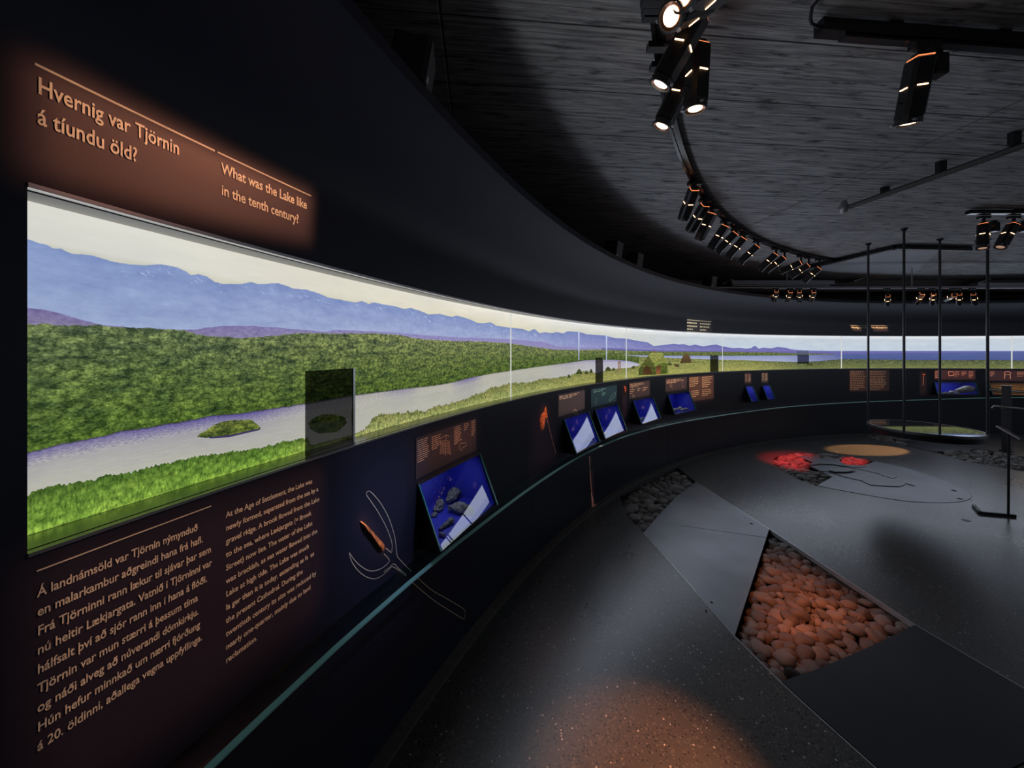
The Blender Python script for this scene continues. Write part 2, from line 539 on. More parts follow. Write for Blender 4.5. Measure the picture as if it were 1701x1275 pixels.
def build_wall():
    mb = MB()
    # lower wall with openings for the display cases
    ph = set(round(p, 3) for p in frange(180, -180, 0.5))
    for a, b, z, d in VIT: ph |= {a, b}
    ph = sorted(ph, reverse=True)
    for a, b in zip(ph, ph[1:]):
        if a - b < 1e-6: continue
        mid = (a + b) / 2
        op = [v for v in VIT if v[1] < mid < v[0]]
        rows = [(0.0, op[0][2]), (VTOP, PZ0 - 0.002)] if op else [(0.0, PZ0 - 0.002)]
        for z0, z1 in rows:
            mb.add([W(a, 0, z0), W(b, 0, z0), W(b, 0, z1), W(a, 0, z1)], [(0, 1, 2, 3)])
    # upper wall: upright, then coved inwards to a lip with a fascia and a flat top
    cove = [(0.0, PZ1 + 0.004), (0.0, 2.0)] + [(0.26 * (k / 10) ** 2.0, 2.0 + 0.39 * (k / 10)) for k in range(1, 11)] + [(0.265, 2.395), (0.262, 2.440), (-0.30, 2.440), (-0.30, 0.0)]
    sweep(mb, cove, frange(180, -180, 0.5))
    # closed stretch where there is no picture
    sweep(mb, [(0.0, PZ0 - 0.002), (0.0, PZ1 + 0.004)], frange(PHI1 + 360, PHI0, 0.5))
    # reveals at the picture's ends
    for e in (PHI0, PHI1):
        mb.add([W(e, 0, PZ0 - .002), W(e, -.12, PZ0 - .002), W(e, -.12, PZ1 + .004), W(e, 0, PZ1 + .004)], [(0, 1, 2, 3)])
    o = mb.build('wall_left', M['wall'])
    bm = bmesh.new(); bm.from_mesh(o.data)
    bmesh.ops.remove_doubles(bm, verts=bm.verts, dist=1e-4); bm.to_mesh(o.data); bm.free()
    for p in o.data.polygons: p.use_smooth = True
    o.data.set_sharp_from_angle(angle=math.radians(25))
    tag(o, kind='structure')
    P = frange(PHI0, PHI1, 1.0)
    t = MB(); sweep(t, [(-0.012, PZ1 - 0.004), (0.003, PZ1 - 0.004), (0.003, PZ1 + 0.004), (-0.012, PZ1 + 0.004)], P, True)
    tag(t.build('trim_1', M['alu']), kind='structure')
    t = MB(); sweep(t, [(-0.03, PZ1 - 0.002), (-0.11, PZ1 - 0.002), (-0.11, PZ1 + 0.003), (-0.03, PZ1 + 0.003)], P, True)
    tag(t.build('trim_2', M['soffit']), kind='structure')
    t = MB(); sweep(t, [(-0.012, PZ1 + 0.003), (-0.03, PZ1 + 0.003)], P)
    sweep(t, [(-0.018, PZ0 - 0.006), (-0.010, PZ0 - 0.006)], P)
    tag(t.build('trim_3', M['black']), kind='structure')
    t = MB(); sweep(t, [(-0.110, PZ0), (-0.110, PZ0 - .004), (-0.018, PZ0 - .004), (-0.018, PZ0)], P, True)
    sweep(t, [(-0.012, PZ0 - .006), (0.003, PZ0 - .006), (0.003, PZ0), (-0.012, PZ0)], P, True)
    tag(t.build('trim_4', M['ledge']), kind='structure')
    t = MB()
    for px in (841, 885, 1110, 1240, 1278):
        a = wall_px(px, 800)[0]; wall_box(t, a, a - .02, 0, .0008, .02, .60)
    tag(t.build('trim_6', M['black']), kind='structure')
    t = MB(); sweep(t, [(0.0, 0.0), (0.055, 0.0), (0.055, 0.012), (0.0, 0.016)], frange(180, -180, 0.5), True)
    tag(t.build('baseboard_left', M['kerb']), kind='structure')


build_wall()

# ------------------------------------------------------------------ floor with recessed channels
def fpx(pts): return [tuple(plane_px(x, y)[:2]) for x, y in pts]


CH_L = [(1029, 824), (1043.6, 859), (1069, 884), (1110, 929), (1221, 1057), (1296, 1132), (1380, 1208), (1455, 1275), (1540, 1345)]
CH_R = [(1126, 776), (1156, 800), (1210, 835), (1279, 879), (1390, 952), (1520, 1037), (1610, 1090), (1701, 1143), (1820, 1213)]
channel = fpx(CH_L + CH_R[::-1])
HE = [(105, 205), (118, 182), (150, 165), (200, 155), (250, 150), (330, 147), (420, 148), (520, 151), (620, 160), (740, 178), (870, 203), (980, 227), (1100, 255), (1200, 286), (1300, 320),
      (1380, 350), (1450, 380), (1510, 405), (1560, 430), (1582, 450), (1587, 468), (1575, 485), (1560, 495), (1525, 506), (1480, 512), (1400, 516), (1300, 516), (1200, 512), (1100, 505), (1000, 491),
      (900, 475), (800, 458), (700, 440), (570, 416), (430, 388), (360, 364), (300, 340), (230, 303), (160, 260), (118, 230)]


def hpx(pts): return fpx([(1260 + x / 4.476, 720 + y / 4.476) for x, y in pts])


hearth = hpx(HE)
FAR_POLY = [(1436, 723.5), (1468, 723), (1495, 725.5), (1530, 729), (1562, 733), (1624, 745), (1660, 751), (1701, 757.5), (1760, 766), (1900, 790), (1900, 838), (1780, 803), (1701, 783), (1655, 774.5), (1609, 767), (1551, 750.5), (1487, 736), (1455, 729)]
far_bed = fpx(FAR_POLY)


def build_floor():
    bm = bmesh.new()

    def loop(pts):
        vs = [bm.verts.new((x, y, 0)) for x, y in pts]
        return [bm.edges.new((vs[i], vs[(i + 1) % len(vs)])) for i in range(len(vs))]
    outer = [W(a, -0.25, 0)[:2] for a in range(0, 360, 4)]
    es = loop(outer)
    for h in (channel, hearth, far_bed): es += loop(h)
    bmesh.ops.triangle_fill(bm, use_beauty=True, use_dissolve=False, edges=es)
    for f in bm.faces:
        if f.normal.z < 0: f.normal_flip()
    for h in (channel, hearth, far_bed):
        top = [bm.verts.new((x, y, 0)) for x, y in h]
        bot = [bm.verts.new((x, y, -0.13)) for x, y in h]
        n = len(h)
        for i in range(n):
            bm.faces.new((top[i], top[(i + 1) % n], bot[(i + 1) % n], bot[i]))
        bf = bm.faces.new(bot)
        bmesh.ops.triangulate(bm, faces=[bf])
    me = bpy.data.meshes.new('floor'); bm.to_mesh(me); bm.free()
    me.materials.append(M['floor'])
    o = bpy.data.objects.new('floor', me); COL.objects.link(o); tag(o, kind='structure')


build_floor()

# ceiling slab, building wall behind the exhibition wall
mb = MB(); mb.box((CEN.x, CEN.y, CEIL + 0.1), (26, 26, 0.2)); tag(mb.build('ceiling', M['ceiling']), kind='structure')
mb = MB(); mb.lathe([(10.6, 0.0), (10.6, CEIL)], 64, cap=False, M4=Matrix.Translation(CEN))
tag(mb.build('wall_back', M['backwall']), kind='structure')


# ------------------------------------------------------------------ the backlit landscape picture
def build_panorama():
    ridge = [(46, 398), (66, 404), (74, 405), (88, 412), (101, 413), (119, 421), (141, 423), (157, 425), (174, 430), (186, 434), (210, 438), (237, 440.5), (268, 438.5), (295, 444), (308, 450), (318, 457), (330, 455), (343, 459), (357, 468), (370, 471),
             (400, 471.5), (418, 468.5), (430, 472), (445, 471), (461, 470), (475, 474), (487, 479), (510, 481), (530, 487), (545, 494), (565, 497.5), (590, 502), (602, 500), (613, 505), (620, 502), (640, 506), (655, 508), (672, 513), (682, 511), (700, 517), (712, 522),
             (730, 521), (745, 525), (752, 526), (758, 523.5), (770, 527), (780, 530), (793, 536), (803, 536.5), (815, 535), (825, 541), (848, 544), (868, 546), (878, 550), (888, 546), (896, 553), (905, 551.5), (917, 553), (925, 551), (935, 553.5), (943, 550), (962, 551),
             (975, 555), (1005, 557), (1020, 561), (1040, 562), (1060, 566), (1075, 568), (1086, 574.5), (1100, 573), (1108, 572), (1120, 570.5), (1128, 572), (1135, 571), (1145, 574), (1155, 572), (1168, 575), (1180, 573), (1190, 572), (1200, 575), (1218, 578), (1228, 577.5), (1240, 579),
             (1248, 578), (1251, 575.5), (1254, 574), (1257, 576), (1260, 579), (1268, 577), (1280, 578.5), (1292, 576), (1306, 577.5), (1312, 579.5), (1325, 581), (1345, 582), (1380, 582.6), (1800, 582.6)]
    heath = [(46, 510), (80, 515), (110, 524), (150, 535), (180, 541), (210, 543), (300, 547), (320, 548), (340, 545), (375, 541), (420, 541), (460, 544), (510, 548), (540, 551), (560, 547.5), (620, 550), (700, 556), (760, 560), (800, 561), (848, 563), (880, 566), (905, 568), (925, 575), (960, 577), (1000, 577), (1040, 579), (1100, 581.5), (1200, 582.5), (1345, 583.2), (1800, 583.2)]
    forest = [(46, 538), (100, 540), (170, 541), (250, 545), (300, 548), (330, 556), (375, 560), (400, 561), (450, 558), (500, 553), (560, 554), (620, 553), (660, 556), (700, 563), (750, 566), (800, 567), (848, 570), (880, 575), (920, 580), (960, 581), (1000, 580), (1040, 582), (1100, 583.5), (1200, 584), (1280, 585), (1320, 586.3), (1390, 587.4), (1800, 583.4)]
    w2t = [(46, 9e9), (1034, 9e9), (1036, 589.4), (1080, 590), (1105, 590.5), (1200, 590.8), (1320, 590), (1386, 588.4), (1394, 585), (1400, 583.8), (1800, 583.5)]
    w2b = [(46, 9e9), (1034, 9e9), (1036, 589.8), (1065, 592), (1105, 594), (1150, 595.5), (1200, 597.5), (1240, 598), (1290, 600), (1320, 601), (1345, 600.5), (1370, 598.5), (1400, 596), (1440, 596.5), (1500, 597.5), (1600, 598), (1640, 597.5), (1800, 600)]
    up = [(46, 751), (70, 746), (100, 737), (140, 730), (170, 724), (200, 716), (250, 709), (280, 703), (300, 701), (350, 690), (400, 686), (440, 680), (500, 671), (590, 655), (620, 652), (650, 648), (680, 644), (720, 640), (750, 635), (780, 627), (810, 621), (850, 615), (890, 609), (920, 605), (950, 601), (970, 598), (990, 597), (1020, 597), (1045, 599), (1060, 603), (1063, 605), (1064, 9e9), (1800, 9e9)]
    lo = [(46, 820), (60, 815), (100, 805), (140, 798), (180, 790), (230, 780), (270, 771), (300, 763), (330, 757), (380, 751), (430, 744), (470, 733), (510, 727), (518, 739), (560, 728), (585, 722), (600, 715), (612, 705), (620, 694), (630, 688), (650, 688), (665, 686), (680, 684), (693, 681), (705, 683), (720, 675), (740, 672), (755, 668), (775, 662), (790, 654), (805, 650), (815, 643), (830, 642), (848, 636), (880, 635), (900, 629), (925, 627), (945, 624), (960, 617), (975, 616), (990, 620), (1010, 613), (1020, 612), (1040, 611), (1060, 607), (1063, 605), (1064, 9e9), (1800, 9e9)]
    d = PD
    xs = [46.0]
    while xs[-1] < 1705: xs.append(xs[-1] + 1.3)
    cols = []
    r2 = random.Random(3)
    for x in xs:
        ph, _ = wall_px(x, CY, d)
        t = (EYE - wall_px(x, CY + 1, d)[1])           # metres per pixel here
        if not cols: ph = PHI0
        cols.append((x, ph, t))
    x, ph, t = cols[-1]
    for a in frange(ph - 0.5, PHI1, 0.5): cols.append((1706 + (ph - a), a, t))
    me = bpy.data.meshes.new('backlit_panorama')
    V, F, MI, CC = [], [], [], []
    order = ('sky', 'mountain', 'heath', 'forest', 'water', 'forest2', 'water', 'bank')

    def nz(x, s, k): return noise.noise(Vector((x * s, k * 7.3, 1.7)))
    prev = None
    for (x, ph, t) in cols:
        xc = min(x, 1800)
        s = -math.radians(ph) * RW

        def b(tbl, rough, k, amp2=0.0):
            z = interp(tbl, xc)
            if z > 5000: return None
            zz = EYE + (CY - z) * t
            return zz + rough * (nz(s, 40, k) * 0.6 + nz(s, 110, k) * 0.5) + amp2 * nz(s, 260, k)
        zr = b(ridge, 0.0012, 1, 0.0008)
        zh = min(zr - .0005, b(heath, 0.002, 2, 0.001))
        zf = min(zh - .0005, b(forest, 0.0035, 3, 0.0025))
        bot = PZ0 + 0.0005
        a1, a2 = b(w2t, 0.001, 4), b(w2b, 0.004, 5, 0.004)
        c1, c2 = b(up, 0.002, 6, 0.001), b(lo, 0.004, 7, 0.006) if not 600 < x < 1062 else b(lo, 0.006, 7, 0.013)
        end = a2 if (a2 is not None and c1 is None) else (c1 if c1 is not None else bot)
        if a1 is None: a1 = a2 = (zf + end) / 2 if a2 is None else a2
        if c1 is None: c1 = c2 = (a2 + bot) / 2
        zs = [PZ1, zr, zh, zf, a1, a2, c1, c2, bot]
        for k in range(1, len(zs)): zs[k] = max(bot, min(zs[k], zs[k - 1]))
        # colours at top and bottom of every band, along the picture
        far = max(0.0, min(1.0, (x - 850) / 350))
        mid = max(0.0, min(1.0, (x - 250) / 500))

        def mixc(p, q, f): return tuple(i + (j - i) * f for i, j in zip(p, q))
        warm = nz(s, 0.8, 20) * 6
        edge_glow = max(0.0, min(1.0, (x - 560) / 500))
        sky_t = mixc(mixc((216, 215, 206), (228, 222, 202), mid), (196, 206, 216), far)
        sky_b = mixc(mixc((206, 206, 190), (220, 214, 186), mid), (196, 208, 222), far)
        sky_t = tuple(v + warm for v in sky_t)
        mt_t = mixc(mixc((134, 152, 198), (134, 150, 198), mid), (108, 108, 176), far)
        mt_b = mixc(mixc((156, 172, 208), (166, 176, 212), mid), (130, 124, 182), far)
        if x > 1330: mt_t = mt_b = (110, 122, 178)
        hh_t = mixc((124, 116, 160), (146, 142, 190), mid); hh_b = mixc((134, 126, 156), (152, 146, 186), mid)
        if x > 1000: hh_t = hh_b = (112, 108, 170)
        fo_t = mixc((100, 116, 80), (124, 134, 90), min(1, max(0, (x - 300) / 400))); fo_b = mixc((82, 108, 46), (82, 104, 48), mid)
        wa_t = mixc((176, 170, 186), (196, 194, 182), mid); wa_b = (208, 206, 196)
        if x > 1034: wa_t, wa_b = (142, 152, 196), (168, 174, 206)
        if x > 1390: wa_t, wa_b = (88, 102, 156), (78, 92, 146)
        if 1300 < x <= 1400: f = (x - 1300) / 100; wa_t = mixc(wa_t, (96, 106, 164), f); wa_b = mixc(wa_b, (110, 116, 168), f)
        bk_t = mixc((84, 116, 50), (124, 130, 78), min(1, max(0, (x - 480) / 90))); bk_b = mixc((140, 180, 74), (178, 186, 118), min(1, max(0, (x - 480) / 90)))
        if x > 900: f = min(1, (x - 900) / 60); bk_t = mixc(bk_t, (134, 140, 84), f); bk_b = mixc(bk_b, (180, 180, 108), f)
        if x > 1250: f = min(1, (x - 1250) / 90); bk_t = mixc(bk_t, (90, 98, 72), f); bk_b = mixc(bk_b, (130, 138, 88), f)
        riv_t, riv_b = mixc((160, 156, 160), (178, 176, 162), mid), (184, 183, 172)
        if x > 900: f = min(1, (x - 900) / 120); riv_t = mixc(riv_t, (150, 148, 176), f); riv_b = mixc(riv_b, (196, 194, 206), f)
        dusk = max(0, min(1, 2.2 * nz(s, 2.6, 41) + .5)) * interp([(46, .9), (420, .9), (520, .12), (620, .12), (680, .7), (790, .6), (850, .15), (1800, .1)], x)
        riv_t = mixc(riv_t, (92, 84, 148), dusk)
        pairs = [(sky_t, sky_b), (mt_t, mt_b), (hh_t, hh_b), (fo_t, fo_b), (wa_t, wa_b), ((96, 120, 56), (92, 118, 44)), (riv_t, riv_b), (bk_t, bk_b)]
        fo_m = mixc(fo_t, fo_b, .5)
        pairs[3] = (fo_t, fo_m); pairs[5] = (fo_m, fo_b)
        if x > 1062: pairs[5] = pairs[7] = (bk_t, bk_b)
        if 1062 < x: pairs[5] = (bk_t, mixc(bk_t, bk_b, .5)); pairs[7] = (mixc(bk_t, bk_b, .5), bk_b)
        if 1062 < x: pairs[3] = ((112, 124, 80), (102, 114, 70))
        base = len(V)
        # glow along the top edge, whitened into the print colours
        row = [(PZ1, mixc(sky_t, (255, 255, 255), edge_glow)), (PZ1 - 0.018, mixc(sky_t, (250, 250, 250), edge_glow * .55)), (PZ1 - 0.07, sky_t)]
        row += [(zs[1], pairs[0][1])]
        if zs[1] > PZ1 - 0.075: row[2] = (zs[1] + 0.001, sky_t)
        for k in range(1, 8):
            row.append((zs[k], pairs[k][0]))
            if k == 6:
                row[-1] = (zs[6], (58, 54, 74)); row.append((zs[6] + (zs[7] - zs[6]) * .05, pairs[6][0]))
                row.append((zs[6] + (zs[7] - zs[6]) * .34, mixc(pairs[6][0], pairs[6][1], .75)))
            row.append((zs[k + 1], pairs[k][1]))
        for z, c in row:
            V.append(W(ph, d, z)); CC.append(tuple(v * PANO_GAIN for v in lin(tuple(max(0, min(255, q)) for q in c))))
        n = len(row)
        if prev is not None:
            segs = [(0, 1, 0), (1, 2, 0), (2, 3, 0)] + [(4 + 2 * k, 5 + 2 * k, m_) for k, m_ in enumerate((1, 2, 3, 4, 3))] + [(14, 15, 7), (15, 16, 7), (16, 17, 4), (18, 19, 5)]
            for i, j, m_ in segs:
                F.append((prev + i, prev + j, base + j, base + i)); MI.append(m_)
        prev = base

    # details printed on the picture: island, turf houses, pole; pale streaks laid over it
    def decal(pts, m_, c0, c1=None, off=0.0006):
        P = []
        for x, y in pts:
            ph, z = wall_px(x, y, d + off)
            P.append((ph, z))
        b0 = len(V)
        zt = max(z for _, z in P); zb = min(z for _, z in P)
        for ph, z in P:
            f = 0 if zt == zb else (zt - z) / (zt - zb)
            c = tuple(i + (j - i) * f for i, j in zip(c0, c1 or c0))
            V.append(W(ph, d + off, z)); CC.append(tuple(v * PANO_GAIN for v in lin(c)))
        F.append(tuple(range(b0, b0 + len(P)))); MI.append(m_)

    def crowns(pts, ph_k, amp):
        out = []
        for (ax, ay), (bx, by) in zip(pts, pts[1:] + pts[:1]):
            n = max(1, int(math.hypot(bx - ax, by - ay) / 2.0))
            for i in range(n):
                f = i / n
                x_, y_ = ax + (bx - ax) * f, ay + (by - ay) * f
                out.append((x_ + amp * .5 * nz(x_, .5, ph_k), y_ + amp * nz(x_, .6, ph_k + 1)))
        return out
    decal(crowns([(327, 726), (332, 720), (345, 713), (358, 704), (372, 699), (400, 697), (418, 697), (428, 705), (433, 711), (425, 714), (380, 724), (350, 727)], 31, 1.6), 3, (112, 124, 62), (84, 100, 44))
    decal([(345, 726), (380, 722.5), (425, 712.5), (433, 711), (431, 714), (380, 726), (350, 728)], 6, (58, 52, 92), off=.0009)
    decal(crowns([(512, 702), (520, 694), (535, 688), (555, 688), (572, 692), (577, 702), (560, 717), (530, 720), (515, 712)], 33, 1.6), 3, (112, 130, 60), (84, 104, 40))
    # turf house with two gables, and a small hut
    decal(crowns([(1086, 622), (1087, 606), (1096, 602), (1108, 602), (1109, 620)], 35, .4), 3, (104, 116, 54), (78, 92, 40))
    decal(crowns([(1061, 623), (1060, 614), (1066, 605), (1077, 590), (1088, 607), (1089, 622)], 37, .4), 3, (104, 110, 58), (76, 84, 40), off=.0008)
    decal(crowns([(1077, 590), (1083, 585.5), (1101, 586), (1108, 603), (1097, 604), (1089, 610)], 39, .3), 3, (160, 164, 92), (134, 142, 72), off=.001)
    decal([(1069, 622), (1069, 612), (1074, 606.5), (1081, 611), (1082, 621.5)], 6, (66, 48, 32), (84, 54, 34), off=.0014)
    decal([(1090, 621), (1090, 609.5), (1094, 606), (1098, 609), (1097, 620.5)], 6, (76, 50, 34), (150, 94, 60), off=.0014)
    for tx, ty, tw, th in ((962, 621, 5, 9), (974, 621, 3, 6), (982, 619, 3, 7), (1010, 616, 5, 8), (1019, 615, 3, 5), (945, 627, 3, 6), (1052, 612, 3, 5), (1345, 607, 6, 6), (1112, 606, 4, 5)):
        decal(crowns([(tx - tw, ty), (tx - tw * .7, ty - th * .6), (tx, ty - th), (tx + tw * .7, ty - th * .6), (tx + tw, ty)], 51 + tx, .6), 3, (92, 100, 60), (64, 74, 40))
    decal([(1085.5, 585.5), (1085.8, 579.5), (1087, 579.5), (1087, 585.5)], 6, (140, 84, 66), off=.001)
    decal([(1129, 603), (1134, 592), (1140, 585.5), (1146, 592), (1149, 602)], 6, (108, 84, 58), (76, 60, 40), off=.001)
    decal([(1120, 607), (1120, 604.5), (1128, 604.5), (1128, 609), (1122, 609)], 6, (84, 66, 48), off=.001)
    decal([(1026, 620), (1026.5, 601), (1025, 600), (1032, 600), (1031, 602), (1031, 616), (1029, 617), (1029, 603), (1028, 603), (1028, 619)], 6, (140, 110, 84), off=.001)
    for x0, y0, y1 in ((961.5, 551, 598), (1007.5, 557, 599)):
        decal([(x0 - 1.1, y0), (x0 + 1.1, y0), (x0 + .7, y1), (x0 - .7, y1)], 6, (196, 210, 238), (170, 184, 208), off=.0004)
    # snow streaks on the mountain
    r3 = random.Random(11)
    for k in range(60):
        x = r3.uniform(180, 900); y = interp(ridge, x) + r3.uniform(3, 22) * (1 - x / 1500)
        ln = r3.uniform(1.5, 6); dy = ln * r3.uniform(.3, 1.0)
        decal([(x, y), (x + .8, y - .2), (x + ln + .3, y + dy), (x + ln - .5, y + dy + .3)], 6, (180, 198, 228), off=.0004)
    me.from_pydata([tuple(v) for v in V], [], F)
    ca = me.color_attributes.new('print', 'FLOAT_COLOR', 'POINT')
    for i, c in enumerate(CC): ca.data[i].color = (*c, 1)
    uv = me.uv_layers.new(name='uv')
    for p in me.polygons:
        for li in p.loop_indices:
            v = me.vertices[me.loops[li].vertex_index].co
            a = math.degrees(math.atan2(v.y - CEN.y, v.x - CEN.x))
            if a > 170: a -= 360
            uv.data[li].uv = (-math.radians(a) * RW, v.z)
    for p, i in zip(me.polygons, MI): p.material_index = i

    def pm(name, tex):
        m = bpy.data.materials.new(name); m.use_nodes = True
        nt = m.node_tree; nt.nodes.remove(nt.nodes['Principled BSDF']); L = nt.links.new
        e = nt.nodes.new('ShaderNodeEmission'); L(e.outputs[0], nt.nodes['Material Output'].inputs['Surface'])
        at = nt.nodes.new('ShaderNodeAttribute'); at.attribute_name = 'print'
        uvn = nt.nodes.new('ShaderNodeUVMap'); uvn.uv_map = 'uv'
        col = at.outputs['Color']
        # tex: list of (kind, sx, sy, lo pos, hi pos, lo colour, hi colour)
        for kind, sx_, sy_, p0, p1, c0, c1 in tex:
            mp = nt.nodes.new('ShaderNodeMapping'); mp.inputs['Scale'].default_value = (sx_, sy_, 1)
            L(uvn.outputs[0], mp.inputs[0])
            if kind == 'voro':
                t = nt.nodes.new('ShaderNodeTexVoronoi'); t.inputs['Scale'].default_value = 1
                wn = nt.nodes.new('ShaderNodeTexNoise'); wn.inputs['Scale'].default_value = 2.5; wn.inputs['Detail'].default_value = 3
                L(mp.outputs[0], wn.inputs['Vector'])
                ad = nt.nodes.new('ShaderNodeVectorMath'); ad.operation = 'ADD'
                L(mp.outputs[0], ad.inputs[0]); L(wn.outputs['Color'], ad.inputs[1])
                L(ad.outputs[0], t.inputs['Vector']); o_ = t.outputs['Distance']
            else:
                t = nt.nodes.new('ShaderNodeTexNoise'); t.inputs['Scale'].default_value = 1; t.inputs['Detail'].default_value = 7
                t.inputs['Roughness'].default_value = 0.65
                L(mp.outputs[0], t.inputs['Vector']); o_ = t.outputs['Fac']
            r = nt.nodes.new('ShaderNodeValToRGB'); L(o_, r.inputs['Fac'])
            r.color_ramp.elements[0].position = p0; r.color_ramp.elements[0].color = (*c0, 1)
            r.color_ramp.elements[1].position = p1; r.color_ramp.elements[1].color = (*c1, 1)
            mx = nt.nodes.new('ShaderNodeMix'); mx.data_type = 'RGBA'; mx.blend_type = 'MULTIPLY'; mx.inputs['Factor'].default_value = 1
            L(col, mx.inputs['A']); L(r.outputs['Color'], mx.inputs['B']); col = mx.outputs['Result']
        L(col, e.inputs[0])
        return m
    one = (1, 1, 1)
    me.materials.append(pm('print_sky', [('noise', 3, 14, .35, .65, (.92, .93, .95), (1.04, 1.04, 1.03))]))
    me.materials.append(pm('print_mountain', [('noise', 9, 26, .35, .7, (.82, .84, .90), (1.12, 1.12, 1.06)), ('noise', 40, 60, .4, .75, (.93, .93, .95), (1.08, 1.08, 1.06))]))
    me.materials.append(pm('print_heath', [('noise', 60, 110, .35, .65, (.7, .68, .78), (1.15, 1.15, 1.15))]))
    me.materials.append(pm('print_forest', [('voro', 66, 92, .05, .8, (1.55, 1.5, 1.4), (.38, .42, .45)), ('noise', 190, 230, .36, .64, (.35, .42, .38), (1.7, 1.62, 1.6)), ('noise', 16, 44, .36, .64, (.42, .48, .66), (1.5, 1.42, 1.25))]))
    me.materials.append(pm('print_water', [('noise', 30, 220, .4, .7, (.93, .93, .94), (1.04, 1.04, 1.03)), ('noise', 4, 20, .35, .65, (.93, .93, .94), (1.04, 1.04, 1.02))]))
    me.materials.append(pm('print_bank', [('noise', 280, 90, .35, .65, (.45, .50, .45), (1.55, 1.5, 1.5)), ('voro', 75, 70, .05, .8, (1.3, 1.25, 1.2), (.45, .5, .5)), ('noise', 7, 22, .35, .65, (.78, .84, .8), (1.25, 1.12, 1.1))]))
    me.materials.append(pm('print_plain', [('noise', 300, 300, .35, .65, (.8, .8, .8), (1.2, 1.2, 1.2))]))
    me.materials.append(pm('print_ripple', [('noise', 150, 420, .40, .62, (.72, .70, .86), (1.35, 1.36, 1.22))]))
    o = bpy.data.objects.new('backlit_panorama', me); COL.objects.link(o)
    tag(o, 'long backlit landscape picture with mountains, forest and river, set into the dark curved wall', 'panorama')
    # bright joints between the picture's sections
    for x in (848, 1040, 1200, 1397.5, 1680.5):
        ph = wall_px(x, 600, d)[0]
        t = MB(); wd = {848: .010, 1040: .016, 1200: .010, 1397.5: .018, 1680.5: .018}[x]
        a = math.degrees(wd / RW / 2)
        wall_box(t, ph + a, ph - a, d + .001, d + .004, PZ0 + .001, PZ1 - .004)
        t.build('section_joint', M['jointlight'], o)


M['jointlight'] = emit_mat('lit_joint', lin((225, 228, 222)), 0.85)
build_panorama()

# smoked glass screens standing in front of the picture
for i, (x0, x1, y0, y1, m, lab) in enumerate([
        (508, 586, 616, 736, 'smoke', 'large square smoked glass screen in front of the river, nearest of the dark screens'),
        (989.5, 1001, 594, 631, 'smoke', 'narrow smoked glass screen in front of the river bend, left of the turf house'),
        (1180, 1193, 590, 613.5, 'smoke', 'small smoked glass screen right of the little turf hut'),
        (1325, 1343.5, 582.5, 603.5, 'smokelight', 'pale see-through smoked screen over the bay by the headland')]):
    dd = -0.035
    pl, zt = wall_px(x0, y0, dd); pr, _ = wall_px(x1, y0, dd)
    zb = PZ0 + .0005 if i < 3 else wall_px(x1, y1, dd)[1]
    r = empty('smoked_screen', W(pl, dd, zb))
    tag(r, lab, 'screen', 'smoked glass screens in front of the panorama')
    t = MB(); wall_box(t, pl, pr, dd - .003, dd + .003, zb, zt); t.build('pane', M[m], r)
    a = math.degrees(.008 / RW)
    t = MB(); wall_box(t, pr, pr - a * (.5 if i else 1), dd - .006, dd + .0035, zb, zt); t.build('side_edge', M['glassedge'], r)

# ------------------------------------------------------------------ glass rail along the wall
t = MB()
P = frange(179, -60, 0.75)
prof = [(0.001, -.006), (0.080, -.006), (0.080, .006), (0.001, .006)]
vs = [W(ph, dd_, rail_z(ph) + z_) for ph in P for dd_, z_ in prof]
fs = [(i * 4 + k, i * 4 + (k + 1) % 4, (i + 1) * 4 + (k + 1) % 4, (i + 1) * 4 + k) for i in range(len(P) - 1) for k in range(4)]
t.add(vs, fs)
ra = t.build('glass_rail', M['railglass'])
tag(ra, 'long teal glass shelf rail running along the curved wall below the display cases', 'rail')
e_ = MB()
vs = [W(ph, dd_, rail_z(ph) + z_) for ph in P for dd_, z_ in ((0.0801, -.0065), (0.0900, -.0062), (0.0890, -.0020), (0.0801, .0065))]
e_.add(vs, fs)
e_.build('polished_edge', M['teal'], ra)

# ------------------------------------------------------------------ lettering
def text_mesh(txt, size, xs):
    cu = bpy.data.curves.new('lettering', 'FONT')
    cu.body = txt; cu.size = size; cu.resolution_u = 3; cu.offset = 0.016 * size
    o = bpy.data.objects.new('tmp', cu); COL.objects.link(o)
    dg = bpy.context.evaluated_depsgraph_get()
    me = bpy.data.meshes.new_from_object(o.evaluated_get(dg))
    vs = [(v.co.x * xs, v.co.y) for v in me.vertices]
    fs = [tuple(p.vertices) for p in me.polygons]
    bpy.data.objects.remove(o); bpy.data.curves.remove(cu); bpy.data.meshes.remove(me)
    return vs, fs


def lettering(name, lines, p_first, p_last, p_right, longest, cap, label, mtl, cat='wall text', parent=None, d=0.0016, group=None):
    """lines set on the wall from pixel p_first (first baseline start) to p_last (last baseline start); line `longest` ends at p_right"""
    ph0, z0 = wall_px(*p_first)
    z1 = wall_px(*p_last)[1] if p_last else z0
    phr = wall_px(*p_right)[0]
    width = math.radians(ph0 - phr) * RW
    size = cap / 0.72
    vs, _ = text_mesh(lines[longest], size, 1.0)
    xs = width / max(v[0] for v in vs)
    mb = MB()
    for i, ln in enumerate(lines):
        if not ln.strip(): continue
        zb = z0 + (z1 - z0) * i / max(1, len(lines) - 1)
        vs, fs = text_mesh(ln, size, xs)
        mb.add([W(ph0 - math.degrees(x / RW), d, zb + y) for x, y in vs], fs)
    o = mb.build(name, mtl, parent)
    if parent is None: tag(o, label, cat, group)
    return o


